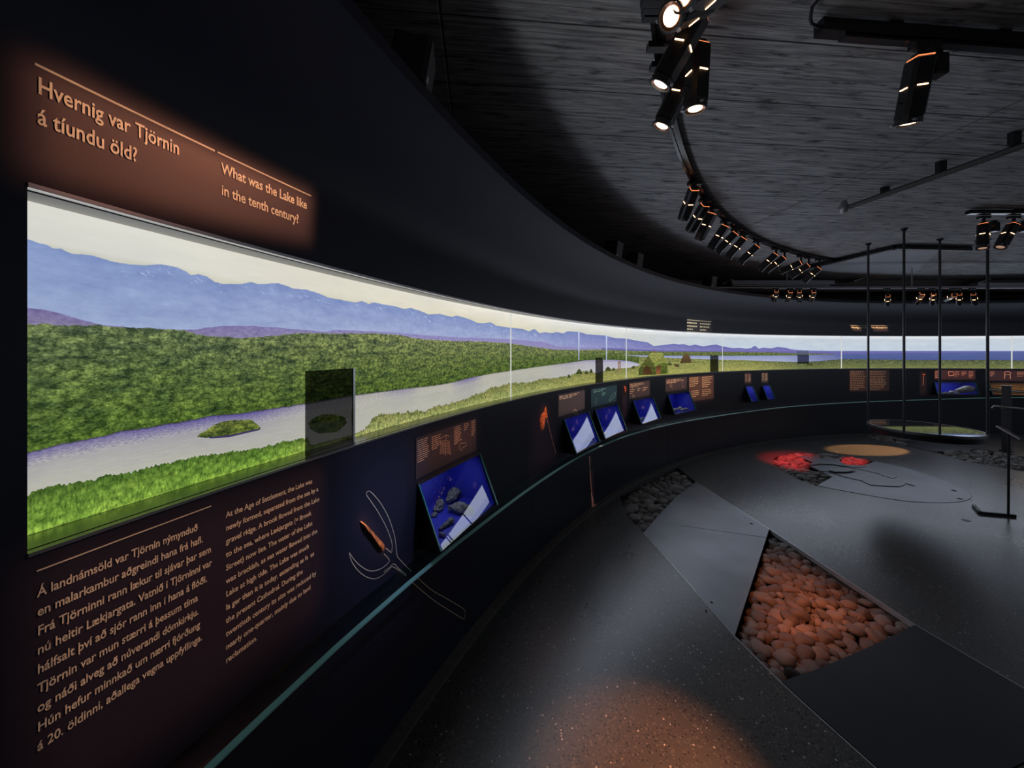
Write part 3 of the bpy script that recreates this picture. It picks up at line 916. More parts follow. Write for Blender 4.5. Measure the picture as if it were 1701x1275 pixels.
def rule(a, b, wd, parent, mtl):
    t = MB(); pa, pb = wall_px(*a), wall_px(*b)
    z = (pa[1] + pb[1]) / 2
    wall_box(t, pa[0], pb[0], 0.0005, 0.0018, z - wd / 2, z + wd / 2)
    return t.build('rule_line', mtl, parent)


o = lettering('title_lettering', ['Hvernig var Tjörnin', 'á tíundu öld?'], (61, 154), (61, 205), (296.5, 254), 0, 0.0285,
              'large copper title reading Hvernig var Tjörnin above the panorama', M['letter'])
rule((57, 107), (356, 250), .0042, o, M['letter'])
o = lettering('title_lettering', ['What was the Lake like', 'in the tenth century?'], (367, 287), (367, 323), (509, 348), 0, 0.026,
              'smaller copper title reading What was the Lake like, right of the Icelandic title', M['letter'])
rule((361, 252), (516, 326), .0036, o, M['letter'])
o = lettering('body_lettering', ['Á landnámsöld var Tjörnin nýmynduð', 'en malarkambur aðgreindi hana frá hafi.', 'Frá Tjörninni rann lækur til sjávar þar sem',
                                 'nú heitir Lækjargata. Vatnið í Tjörninni var', 'hálfsalt því að sjór rann inn í hana á flóði.', 'Tjörnin var mun stærri á þessum tíma',
                                 'og náði alveg að núverandi dómkirkju.', 'Hún hefur minnkað um nærri fjórðung', 'á 20. öldinni, aðallega vegna uppfyllinga.'],
              (61, 991.5), (62, 1247), (351.5, 943.4), 3, 0.0160, 'Icelandic text block of nine copper lines below the panorama', M['letter'])
rule((60, 930), (350, 853), .0022, o, M['letter'])
lettering('body_lettering', ['At the Age of Settlement, the Lake was', 'newly formed, separated from the sea by a', 'gravel ridge. A brook flowed from the Lake', 'to the sea, where Lækjargata (= Brook',
                             'Street) now lies. The water of the Lake', 'was brackish, as sea water flowed into the', 'Lake at high tide. The Lake was much', 'la ger than it is today, extending as fa  as',
                             'the present Cathedral. During the', 'twentieth century its size was reduced by', 'nearly one-quarter, mainly due to land', 'reclamation.'],
          (374.6, 859.5), (375.5, 1100.5), (526.4, 886.8), 5, 0.0142, 'English text block of twelve smaller copper lines, right of the Icelandic one', M['letter'])


# ------------------------------------------------------------------ framing spotlights (four shutters each)
LIGHTS = []


def framed(loc, quad, col, power, soft=0.02, r=0.012, name='framing_light'):
    """a spot whose shutters cut its beam to the quadrilateral `quad` of world points"""
    loc = Vector(loc)
    c = sum((Vector(q) for q in quad), Vector()) / len(quad)
    fw = (c - loc).normalized()
    ax = fw.cross(Vector((0, 0, 1))).normalized(); ay = ax.cross(fw).normalized()
    uv = []
    for q in quad:
        v = (Vector(q) - loc).normalized()
        uv.append((v.dot(ax) / v.dot(fw), v.dot(ay) / v.dot(fw)))
    ld = bpy.data.lights.new(name, 'SPOT')
    ld.energy = power * GOBO_GAIN; ld.color = col; ld.shadow_soft_size = r
    rad = max(math.hypot(*p) for p in uv)
    ld.spot_size = min(2.8, 2 * math.atan(rad * 1.15) + 0.05); ld.spot_blend = 0.15
    ld.use_nodes = True
    nt = ld.node_tree; L = nt.links.new
    em = [n for n in nt.nodes if n.type == 'EMISSION'][0]
    ge = nt.nodes.new('ShaderNodeNewGeometry')

    def dot(v):
        n = nt.nodes.new('ShaderNodeVectorMath'); n.operation = 'DOT_PRODUCT'
        L(ge.outputs['Normal'], n.inputs[0]); n.inputs[1].default_value = tuple(v)
        return n.outputs['Value']

    def mth(op, a, b):
        n = nt.nodes.new('ShaderNodeMath'); n.operation = op
        for k, q in ((0, a), (1, b)):
            if isinstance(q, (int, float)): n.inputs[k].default_value = q
            else: L(q, n.inputs[k])
        return n.outputs[0]
    w_ = dot(fw)
    U = mth('DIVIDE', dot(ax), w_); Vv = mth('DIVIDE', dot(ay), w_)      # sign of the normal cancels out
    area = sum(uv[i][0] * uv[(i + 1) % len(uv)][1] - uv[(i + 1) % len(uv)][0] * uv[i][1] for i in range(len(uv)))
    sgn = 1 if area > 0 else -1
    res = None
    for i in range(len(uv)):
        (x0, y0), (x1, y1) = uv[i], uv[(i + 1) % len(uv)]
        nx, ny = -(y1 - y0) * sgn, (x1 - x0) * sgn
        l = math.hypot(nx, ny); nx /= l; ny /= l
        s = mth('ADD', mth('ADD', mth('MULTIPLY', U, nx), mth('MULTIPLY', Vv, ny)), -(nx * x0 + ny * y0))
        mr = nt.nodes.new('ShaderNodeMapRange'); mr.interpolation_type = 'SMOOTHSTEP'
        mr.inputs['From Min'].default_value = -soft / 2; mr.inputs['From Max'].default_value = soft / 2
        L(s, mr.inputs['Value'])
        res = mr.outputs['Result'] if res is None else mth('MULTIPLY', res, mr.outputs['Result'])
    L(res, em.inputs['Strength'])
    o = bpy.data.objects.new(name, ld); COL.objects.link(o)
    o.location = loc
    o.rotation_euler = (c - loc).to_track_quat('-Z', 'Y').to_euler()
    return o


def spot(loc, target, col, power, ang, blend=0.3, r=0.02, name='spot_light'):
    ld = bpy.data.lights.new(name, 'SPOT')
    ld.energy = power; ld.color = col; ld.shadow_soft_size = r
    ld.spot_size = math.radians(ang); ld.spot_blend = blend
    o = bpy.data.objects.new(name, ld); COL.objects.link(o)
    o.location = loc
    o.rotation_euler = (Vector(target) - Vector(loc)).to_track_quat('-Z', 'Y').to_euler()
    return o


def quad_px(*pts): return [W(*(lambda a: (a[0], 0.0, a[1]))(wall_px(*p))) for p in pts]


# ------------------------------------------------------------------ spotlights on tracks
def housing_meshes():
    L_, R_ = 0.25, 0.038
    h = MB()
    c = 0.012
    # square tube with cut corners, narrower cap at the top
    def ring(hw, cc): return [(hw, -hw + cc), (hw, hw - cc), (hw - cc, hw), (-hw + cc, hw), (-hw, hw - cc), (-hw, -hw + cc), (-hw + cc, -hw), (hw - cc, -hw)]
    prof = [(0.024, .008, 0.012), (0.028, .008, -0.006), (R_, c, -0.012), (R_, c, -L_ + .03), (R_ - .003, c, -L_ + .022)]
    vs = []
    for hw, cc, z in prof: vs += [(x, y, z) for x, y in ring(hw, cc)]
    fs = [(k * 8 + i, k * 8 + (i + 1) % 8, (k + 1) * 8 + (i + 1) % 8, (k + 1) * 8 + i) for k in range(len(prof) - 1) for i in range(8)]
    fs += [tuple(range(8))[::-1], tuple((len(prof) - 1) * 8 + i for i in range(8))]
    h.add(vs, fs)
    for z in (-.155, -.172): h.box((R_ + .006, 0, z), (.014, .012, .006))          # shutter tabs
    h.box((-R_ - .006, 0, -.165), (.014, .012, .006))
    s = []
    for sx, sy, w_, d_ in ((1, 0, .003, .036), (-1, 0, .003, .036), (0, 1, .036, .003), (0, -1, .036, .003)):
        s.append(MB()); s[-1].box((sx * (R_ + .0008), sy * (R_ + .0008), -.112), (w_, d_, .0045))
    g = MB()
    g.lathe([(.0385, -.0055), (.0405, -.0055), (.0405, -.001), (.0385, -.001), (.0385, -.0055)], 4, cap=False, M4=Matrix.Rotation(math.pi / 4, 4, 'Z'))
    rg = MB(); rg.lathe([(.036, -L_ + .026), (.044, -L_ + .022), (.044, -L_), (.038, -L_ - .001), (.036, -L_ + .010)], 20, cap=False)
    for a in (20, 140, 260):
        x, y = math.cos(math.radians(a)), math.sin(math.radians(a))
        rg.box((x * .048, y * .048, -L_ + .010), (.010, .010, .007), mi=1)
    ln = MB(); ln.lathe([(.027, -L_ + .006), (.001, -L_ + .003)], 18, cap=False)
    rf = MB(); rf.lathe([(.0365, -L_ + .004), (.026, -L_ + .008)], 18, cap=False)
    return h, s, g, rg, ln, rf


_h, _s, _g, _rg, _ln, _rf = housing_meshes()
K = empty('kit', (0, 0, 0))
kit = {}
kit['housing'] = _h.build('housing', M['black']).data
for k_ in range(4): kit['vent_slot%d' % k_] = _s[k_].build('vent_slot', M['slot']).data
kit['top_vent'] = _g.build('top_vent', M['slotdim']).data
kit['lens_ring'] = _rg.build('lens_ring', [M['darkgrey'], M['alu']], smooth=False).data
kit['lens'] = _ln.build('lens', M['lens']).data
kit['reflector'] = _rf.build('reflector', M['copper']).data
_lw = kit['lens'].copy(); _lw.materials[0] = M['lenswhite']; kit['lens_white'] = _lw
_ld = kit['lens'].copy(); _ld.materials[0] = M['lensdim']; kit['lens_dim'] = _ld
for o in list(COL.objects):
    if o.type == 'MESH' and o.data in kit.values(): bpy.data.objects.remove(o)
bpy.data.objects.remove(K)
for k_, mesh in kit.items(): pass


def child(name, data, parent, loc=(0, 0, 0), rot=None):
    o = bpy.data.objects.new(name, data)
    COL.objects.link(o); o.parent = parent; o.location = loc
    if rot is not None: o.rotation_mode = 'QUATERNION'; o.rotation_quaternion = rot
    return o


def spotlight(mount, top, lens_px, label, group, sign=1, box_side=None, L_=0.25, white=False, scale=1.0):
    """mount: point on the track; top: pivot of the housing; lens_px: pixel where the lens end shows"""
    mount, top = Vector(mount), Vector(top)
    if isinstance(lens_px, Vector):
        dirv = (lens_px - top).normalized()
    else:
        rd = Vector(((lens_px[0] - CX) / FPX, 1.0, (CY - lens_px[1]) / FPX)).normalized()
        o_ = Vector((0, 0, EYE))
        b = rd.dot(top - o_)
        disc = (L_ * scale) ** 2 - ((top - o_) - rd * b).length_squared
        cand = [b + k * math.sqrt(max(0, disc)) for k in (1, -1)]
        pts = [o_ + rd * c for c in cand]
        pts.sort(key=lambda p: (p - CEN).xy.length, reverse=True)      # towards the wall first
        dirv = ((pts[0] if sign > 0 else pts[1]) - top).normalized()
    r = empty('track_spotlight', mount)
    tag(r, label, 'spotlight', group)
    q = (-dirv).to_track_quat('Z', 'Y')
    h = child('housing', kit['housing'], r, top - mount, q)
    h.scale = (scale,) * 3
    for nm in ('top_vent', 'lens_ring', 'reflector'): child(nm, kit[nm], h)
    for k_ in range(4): child('vent_slot', kit['vent_slot%d' % k_], h)
    child('lens', kit['lens_dim' if white == 'dim' else 'lens_white' if white else 'lens'], h)
    t = MB()
    t.box(mount + Vector((0, 0, -.010)), (.10 * scale, .034 * scale, .026), rot=None)
    t.tube([mount, top], .012 * scale, 10)
    t.build('track_adapter', M['black'], r)
    side = dirv.cross(Vector((0, 0, 1))); side = side.normalized() if side.length > .05 else Vector((1, 0, 0))
    if box_side is not None:
        t = MB(); cpos = top + Vector(box_side)
        t.box(cpos, (.055, .05, .085)); t.box(cpos + Vector((0, 0, .05)), (.03, .03, .03))
        t.build('driver_box', M['blackgloss'], r, bevel=.004)
    return top + dirv * (L_ * scale + .012), dirv


TR = RW - 0.97                                # curved track radius
track_phis = frange(185, math.degrees(math.atan2(plane_px(1337, 441, CEIL - .02).y - CEN.y, plane_px(1337, 441, CEIL - .02).x - CEN.x)), 1.0)
t = MB(); sweep(t, [(.945, CEIL - .001), (.995, CEIL - .001), (.995, CEIL - .035), (.980, CEIL - .035), (.980, CEIL - .026), (.960, CEIL - .026), (.960, CEIL - .035), (.945, CEIL - .035)], track_phis, True)
tag(t.build('curved_light_track', M['blackgloss']), 'long curved black light track under the concrete ceiling, carrying the row of spotlights', 'light track')


def on_track(px, py):
    p = plane_px(px, py, CEIL - .04)
    a = math.atan2(p.y - CEN.y, p.x - CEN.x)
    return Vector((CEN.x + TR * math.cos(a), CEN.y + TR * math.sin(a), CEIL - .036))


G_TRACK = 'black spotlights on the curved track'
names = ['first', 'second', 'third', 'fourth', 'fifth', 'sixth', 'seventh', 'eighth', 'ninth', 'tenth', 'eleventh', 'last']
MIDS = [((1161, 311), (1135, 363)), ((1174, 339), (1146, 383)), ((1181, 354), (1160, 400)), ((1196.6, 376.6), (1178.5, 416)), ((1208, 390), (1184.5, 425)), ((1219, 399), (1203, 434)),
        ((1240.6, 412), (1220, 444)), ((1263, 426.7), (1250, 458.6)), ((1274, 433), (1258, 460)), ((1291.5, 443), (1270, 463)), ((1310, 446), (1294, 471)), ((1325, 451), (1324, 477))]
beams = []
for i, (a, b) in enumerate(MIDS):
    dz = .05 + .012 * max(0, i - 5)
    top = plane_px(a[0], a[1], CEIL - .036 - dz)
    m = on_track(a[0], a[1] - 10)
    m = Vector((top.x, top.y, CEIL - .036))
    # keep the pivot under the track
    rad = (top - CEN).xy; k = TR / rad.length
    m = Vector((CEN.x + rad.x * k, CEN.y + rad.y * k, CEIL - .036)); top = Vector((m.x, m.y, top.z))
    lab = '%s spotlight of the long row on the curved track, counted from its near end' % names[i]
    beams.append(spotlight(m, top, b, lab, G_TRACK, white=False))
NEAR = [((1172, 8), (1106, 30), 1.17, 'black spotlight at the top edge with a big glowing lens facing the camera', False),
        ((1205, -18), (1138, -8), 1.14, 'black spotlight cut off by the top edge, copper reflector showing', False),
        ((1163, 22), (1106, 124), 1.39, 'black tilted spotlight with greenish-white lens, left of the upright one', True),
        ((1160, 76), (1155, 178), 1.48, 'black upright spotlight with bright warm lens in the near cluster', False),
        ((1146, 114), (1102, 204), 1.635, 'lowest black spotlight of the near cluster, lens pointing down left', False)]
nbeams = []
for i, (a, b, yl, lab, wh) in enumerate(NEAR):
    top = plane_px(a[0], a[1], CEIL - .036 - .06)
    rad = (top - CEN).xy; k = TR / rad.length
    m = Vector((CEN.x + rad.x * k, CEN.y + rad.y * k, CEIL - .036))
    nbeams.append(spotlight(m, top, depth_px(b[0], b[1], yl), lab, G_TRACK, white=wh))

# straight track at the right with one projector spotlight and a looped cable
pa, pb = plane_px(1360, 50, CEIL - .05), plane_px(1760, 80, CEIL - .05)
dirT = (pb - pa).normalized(); nT = Vector((-dirT.y, dirT.x, 0))
t = MB()
rotT = Matrix.Rotation(math.atan2(dirT.y, dirT.x), 3, 'Z')
t.box((pa + pb) / 2 + Vector((0, 0, .010)), ((pb - pa).length, .045, .05), rotT)
t.box((pa + pb) / 2 + dirT * .05 + Vector((0, 0, -.022)), ((pb - pa).length - .1, .030, .016), rotT)
for f in (.3, .75): t.box(pa.lerp(pb, f) + Vector((0, 0, .04)), (.05, .03, .02), rotT)
tag(t.build('straight_light_track', M['blackgloss']), 'straight black light track at the upper right carrying one projector spotlight', 'light track')
c0 = pa + Vector((0, 0, .012))
t = MB(); t.tube([c0, c0 - dirT * .04 + Vector((0, -.01, .002)), plane_px(1346, 30, CEIL - .03), plane_px(1349, 12, CEIL - .02), plane_px(1362, -4, CEIL - .008), plane_px(1390, -30, CEIL - .006)], .006, 8)
tag(t.build('track_cable', M['black'], smooth=True), 'black cable looping from the end of the straight track', 'cable')
m = plane_px(1535, 72, CEIL - .078); top = plane_px(1530, 94, CEIL - .125)
pb1 = spotlight(m, top, depth_px(1511, 190, 1.535), 'black square projector spotlight hanging from the straight track at upper right', None, box_side=(.085, .02, -.025), white=False)

# short track at the right edge with two spotlights
pa, pb = plane_px(1613, 351, CEIL - .03), plane_px(1790, 354, CEIL - .03)
t = MB(); t.box((pa + pb) / 2, ((pb - pa).length, .045, .035)); t.box((pa + pb) / 2 + Vector((.05, 0, .022)), (.3, .03, .014))
tag(t.build('short_light_track', M['blackgloss']), 'short black light track at the right edge carrying two spotlights', 'light track')
for a, b, lab in (((1634, 372), (1632, 413), 'black upright spotlight on the short track, beside the last hanging rod'), ((1684, 372), (1661, 411), 'black tilted spotlight on the short track at the right edge')):
    top = plane_px(a[0], a[1], CEIL - .12)
    spotlight(Vector((top.x, top.y, CEIL - .048)), top, b, lab, 'spotlights on the short track', box_side=(.10, .0, -.03), sign=-1, white='dim')

# far lighting bar with spotlights
bz = depth_px(1500, 478, 5.75).z
t = MB(); t.tube([(3.2, 5.80, bz + .01), (13.0, 5.70, bz + .01)], .022, 10)
for x in (4.4, 6.4, 8.6, 10.8): t.tube([(x, 5.78, bz), (x, 5.78, CEIL - .001)], .008, 8)
tag(t.build('lighting_bar', M['tray'], smooth=True), 'pale horizontal lighting bar across the far end, above the far wall', 'lighting bar')
FARS = [((1290, 480), (1287, 499), 'first of the four far spotlights left of the hanging rods'), ((1313, 481), (1308, 500), 'second of the four far spotlights left of the hanging rods'), ((1328, 481), (1329, 500), 'third of the four far spotlights, under the last track spotlight'), ((1352, 481), (1347, 500), 'fourth of the four far spotlights left of the hanging rods'),
        ((1475, 488), (1474, 506), 'single far spotlight hanging low between the first two rods'), ((1532, 484), (1522, 504), 'first of the five far spotlights between the last rods, tilted left'), ((1551, 485), (1548, 505), 'second of the five far spotlights, just left of the third rod'),
        ((1585, 487), (1571, 497), 'third of the five far spotlights, lying almost sideways'), ((1594, 485), (1593, 505), 'fourth of the five far spotlights between the last rods'), ((1617, 485), (1620, 505), 'fifth of the five far spotlights, nearest the last rod')]
for a, b, lab in FARS:
    top = depth_px(a[0], a[1] + 3, 5.72)
    spotlight(Vector((top.x, 5.735, bz - .012)), top, b, lab, 'far spotlights on the lighting bar', scale=.86)

# angled trunking, smooth ceiling panel, suspended pipe
t = MB()
P3 = [plane_px(x, y, CEIL - .03) for x, y in ((1342, 443), (1485, 411), (1608, 414))]
for a, b in zip(P3, P3[1:]):
    dd = (b - a); rot = Matrix.Rotation(math.atan2(dd.y, dd.x), 3, 'Z')
    t.box((a + b) / 2, (dd.length + .03, .07, .05), rot)
tag(t.build('angled_light_track', M['blackgloss']), 'bent black trunking on the ceiling behind the hanging rods', 'light track')
t = MB(); q = [plane_px(x, y, CEIL) for x, y in ((1352, 445), (1484, 414), (1560, 416), (1520, 452), (1380, 452))]
t.prism([(v.x, v.y) for v in q], CEIL - .004, CEIL + .001)
tag(t.build('trim_5', M['smooth']), kind='structure')
pa, pb = plane_px(1404, 346, CEIL - .09), plane_px(1745, 226, CEIL - .09)
r = empty('ceiling_pipe', pa)
tag(r, 'long thin dark pipe hung under the ceiling at right, ending in a pale ball', 'pipe')
dv = (pb - pa).normalized(); sd = Vector((dv.y, -dv.x, 0)) * .016
t = MB(); t.tube([pa + sd, pb + sd], .015, 10); t.tube([pa - sd, pb - sd], .015, 10); t.build('twin_pipe', M['pipe'], r, smooth=True)
for px, py in ((1470, 322), (1563, 282), (1685, 236)):
    c = plane_px(px, py + 4, CEIL - .075)
    t = MB(); t.box(c + Vector((0, 0, .035)), (.05, .03, .08)); t.build('clip', M['black'], r)
t = MB(); t.lathe([(.001, -.05), (.03, -.042), (.045, -.02), (.048, 0), (.045, .025), (.03, .042), (.02, .08), (.001, .08)], 18, cap=False, M4=Matrix.Translation(pa + Vector((-.01, 0, .0))) @ Matrix.Scale(.85, 4))
t.build('end_ball', M['tray'], r, smooth=True)

# building services beyond the far wall
t = MB(); t.box((8.5, 6.95, CEIL - .05), (15, .25, .10)); tag(t.build('ceiling_beam', M['beam']), kind='structure')
t = MB(); t.tube([(3.4, 7.3, CEIL - .12), (11.6, 7.25, CEIL - .12)], .035, 10); tag(t.build('service_pipe', M['beam'], smooth=True), 'dark brown pipe along the far end of the ceiling', 'pipe')
for x0, x1, y0, y1, lab in ((1212, 1382, 466, 473, 'pale long light batten above the far wall, left of the hanging rods'), (1618, 1760, 470, 477, 'pale long light batten above the far wall at the right edge')):
    a = depth_px(x0, y1, 6.6); b = depth_px(x1, y0, 6.6)
    r = empty('light_batten', (a + b) / 2); tag(r, lab, 'light fitting', 'unlit battens above the far wall')
    t = MB(); t.box((a + b) / 2, (b.x - a.x, .12, b.z - a.z)); t.build('tray', M['tray'], r, bevel=.006)
    t = MB(); t.box((a + b) / 2 + Vector((0, 0, -.045)), (b.x - a.x - .1, .03, .02)); t.build('tube', M['white'], r)
for x0, y0, x1, y1, lab in ((1196, 473, 1213, 465, 'small tilted flap light left of the pale batten'), (1412, 468, 1433, 462, 'small tilted white flap light beyond the first rod'), (1615, 471, 1637, 464, 'small tilted white flap light beside the last rod')):
    a = depth_px(x0, y0, 6.7); b = depth_px(x1, y1, 6.7)
    rot = Matrix.Rotation(-math.atan2(b.z - a.z, b.x - a.x), 3, 'Y')
    r = empty('flap_light', (a + b) / 2); tag(r, lab, 'light fitting', 'flap lights above the far wall')
    t = MB(); t.box((a + b) / 2, ((b - a).length, .16, .018), rot); t.build('panel', M['tray'], r)
    t = MB(); t.tube([(a + b) / 2, ((a + b) / 2).xy.to_3d() + Vector((0, 0, CEIL))], .01, 8); t.build('hanger', M['black'], r)

# ------------------------------------------------------------------ loudspeakers on top of the wall
def loudspeaker(ph, d, z, size, yaw, tilt, label, sticker=True):
    r = empty('loudspeaker', W(ph, d, z)); tag(r, label, 'loudspeaker', 'loudspeakers on top of the wall')
    sx_, sy_, sz = size
    out = (CEN - W(ph, d, 0)).normalized()
    rot = Matrix.Rotation(math.atan2(out.y, out.x) + math.radians(yaw), 3, 'Z') @ Matrix.Rotation(math.radians(tilt), 3, 'Y')
    c = W(ph, d, z + sz / 2 + .012)
    t = MB(); t.box(c, (sx_, sy_, sz), rot); t.build('cabinet', M['speaker'], r, bevel=.008)
    t = MB(); t.box(c + rot @ Vector((sx_ / 2 + .003, 0, 0)), (.008, sy_ * .94, sz * .96), rot); g = t.build('grille', M['grille'], r, bevel=.002)
    t = MB(); t.box(c + rot @ Vector((sx_ / 2 + .008, -sy_ * .33, -sz * .36)), (.003, sy_ * .10, sz * .13), rot); t.build('badge', M['white'], g)
    t = MB(); t.box(c + rot @ Vector((-.02, 0, -sz / 2 - .006)), (sx_ * .5, sy_ * .5, .014), rot); t.build('bracket', M['black'], r)


loudspeaker(158.0, .19, 2.445, (.12, .135, .15), 30, 10, 'large black loudspeaker on the wall top nearest the camera, white badge at its corner')
loudspeaker(140.0, .16, 2.442, (.13, .14, .165), 0, 8, 'small black loudspeaker on the wall top, left of a pair in the distance')
loudspeaker(136.3, .14, 2.442, (.13, .14, .165), 0, 8, 'small black loudspeaker on the wall top, right of a pair in the distance')
loudspeaker(123.3, .16, 2.442, (.13, .14, .165), 0, 8, 'farthest small black loudspeaker on the wall top, below the curved track')

# ------------------------------------------------------------------ display cases
PANE_TOP = {0: (.0, -.03), 1: (.010, -.012), 2: (.003, -.020), 3: (.013, -.019)}     # each pane sits a little askew
CASE_LABELS = ['large display case nearest the camera holding charred bones on blue', 'blue-lined display case, first of the pair with bright white reflections', 'blue-lined display case, second of the pair with white reflections',
               'blue-lined display case right of the small orange figure, holding one pale object', 'blue-lined display case beside the two-column text, holding two pale bones', 'narrow blue display case, left one of the two slim cases',
               'narrow blue display case, right one of the two slim cases', 'wide blue display case at far right holding white stones', 'brown warm-lit display case at the right edge holding golden wood']
for i, (pl, pr, zb, pd_) in enumerate(VIT):
    mid = (pl + pr) / 2
    r = empty('display_case', W(mid, 0, zb)); tag(r, CASE_LABELS[i], 'display case', 'display cases set into the curved wall')
    dep = -.20 if i not in (5, 6) else -.10
    lining = M['amberbox'] if i == 8 else M['blue']
    e = math.degrees(.004 / RW); f = math.degrees(.010 / RW)
    # lining: back, ends, roof and floor
    t = MB()
    def Q(*c): t.add([W(*p) for p in c], [(0, 1, 2, 3)])
    a_, b_ = pl - e, pr + e
    Q((a_, dep, zb + .004), (b_, dep, zb + .004), (b_, dep, VTOP), (a_, dep, VTOP))
    Q((a_, dep, VTOP - .001), (b_, dep, VTOP - .001), (b_, 0, VTOP - .001), (a_, 0, VTOP - .001))
    Q((a_, dep, zb + .004), (b_, dep, zb + .004), (b_, pd_ - .012, zb + .004), (a_, pd_ - .012, zb + .004))
    for q in (a_, b_):
        t.add([W(q, dep, zb + .004), W(q, pd_ - .012, zb + .004), W(q, -.002, VTOP), W(q, dep, VTOP)], [(0, 1, 2, 3)])
    t.build('lining', lining, r)
    # outer cheeks and base
    for q, s_ in ((pl, 1), (pr, -1)):
        t = MB(); q2 = q + s_ * f
        A = [W(q, 0.0, VTOP), W(q, 0.0, zb - .012), W(q, pd_, zb - .012), W(q, pd_, zb)]
        B = [W(q2, 0.0, VTOP), W(q2, 0.0, zb - .012), W(q2, pd_, zb - .012), W(q2, pd_, zb)]
        t.hexa(A, B); t.build('cheek', M['blackgloss'], r)
    t = MB(); wall_box(t, pl, pr, 0.0, pd_ + .002, zb - .012, zb + .003); t.build('base', M['blackgloss'], r)
    t = MB(); wall_box(t, pl + f, pr - f, -.004, .004, VTOP - .004, VTOP + .008); t.build('top_frame', M['darkgrey'], r)
    # sloping pane with polished edges
    t = MB(); th = .005
    d1, d2 = PANE_TOP.get(i, (.002, .002))
    TL, TR_, BM = W(pl, d1, VTOP), W(pr, d2, VTOP), W(mid, pd_, zb + .003)
    pn_ = (TR_ - TL).cross(BM - TL).normalized()

    def on_pane(phi, z):
        a0, b0 = W(phi, 0, z), W(phi, 1, z)
        return a0 + (b0 - a0) * ((TL - a0).dot(pn_) / (b0 - a0).dot(pn_))
    t.add([TL, TR_, on_pane(pr, zb + .003), on_pane(pl, zb + .003)], [(0, 1, 2, 3)])
    g = t.build('glass_pane', M['glass'], r)
    for q, s_ in ((pl, 1), (pr, -1)):
        t = MB(); q2 = q + s_ * f * .7
        t.hexa([W(q, .002, VTOP), W(q2, .002, VTOP), W(q2, pd_, zb), W(q, pd_, zb)], [W(q, .008, VTOP), W(q2, .008, VTOP), W(q2, pd_ + .006, zb), W(q, pd_ + .006, zb)])
        t.build('pane_edge', M['tealdark'], g)
    # the case's own small lamp under its roof
    t = MB(); wall_box(t, mid + (pl - mid) * .5, mid + (pr - mid) * .5, -.05, -.03, VTOP - .008, VTOP - .003)
    t.build('lamp_strip', M['white'], r)
    ld = bpy.data.lights.new('case_light', 'AREA'); ld.shape = 'RECTANGLE'
    ld.size = math.radians(pl - pr) * RW * .6; ld.size_y = .03
    ld.energy = (.45 if i != 8 else .8) * math.radians(pl - pr) * RW
    ld.color = (.85, .9, 1) if i != 8 else (1, .62, .25)
    lo_ = bpy.data.objects.new('case_light', ld); COL.objects.link(lo_)
    lo_.location = W(mid, -.04, VTOP - .012)
    lo_.rotation_euler = (W(mid, -.02, zb) - lo_.location).to_track_quat('-Z', 'X').to_euler()
    tan = Vector((math.sin(math.radians(mid)), -math.cos(math.radians(mid)), 0))
    lo_.rotation_euler = Matrix((tan, Vector((0, 0, 1)).cross(tan), Vector((0, 0, 1)))).transposed().to_euler()


def lump(name, ph, d, z, pts, radii, mtl, label, cat, group=None, seed=1, rough=.25, n=22):
    """irregular find: a tube along local points with noisy radius; local x along the wall, y into the room, z up"""
    base = W(ph, d, z)
    a = math.radians(ph)
    tx = Vector((math.sin(a), -math.cos(a), 0)); ty = Vector((-math.cos(a), -math.sin(a), 0))
    S = smooth_pts(pts, 10); Rr = [x[0] for x in smooth_pts([(q,) for q in radii], 10)]
    mb = MB(); rings = []
    for i, p in enumerate(S):
        t_ = Vector(S[min(i + 1, len(S) - 1)]) - Vector(S[max(0, i - 1)]); t_.normalize()
        u = t_.cross(Vector((0, 0, 1)));
        if u.length < .1: u = t_.cross(Vector((1, 0, 0)))
        u.normalize(); v = u.cross(t_)
        for k in range(n):
            b = 2 * math.pi * k / n
            rr = max(.0008, Rr[i]) * (1 + rough * (noise.noise(Vector((p[0] * 60 + seed * 9, math.cos(b) * 1.6, math.sin(b) * 1.6 + (p[2] + p[1]) * 40))) + .5 * noise.noise(Vector((p[0] * 160 + seed * 5, math.cos(b) * 3.6, math.sin(b) * 3.6 + p[1] * 160)))))
            q = Vector(p) + rr * (math.cos(b) * u + math.sin(b) * v)
            mb.v.append(tuple(tx * q.x + ty * q.y + Vector((0, 0, max(.001, q.z)))))
    m_ = len(S)
    mb.f = [(i * n + k, i * n + (k + 1) % n, (i + 1) * n + (k + 1) % n, (i + 1) * n + k) for i in range(m_ - 1) for k in range(n)] + [tuple(range(n))[::-1], tuple((m_ - 1) * n + k for k in range(n))]
    mb.mi = [0] * len(mb.f)
    o = mb.build(name, mtl, smooth=True); o.location = base
    tag(o, label, cat, group)
    return o


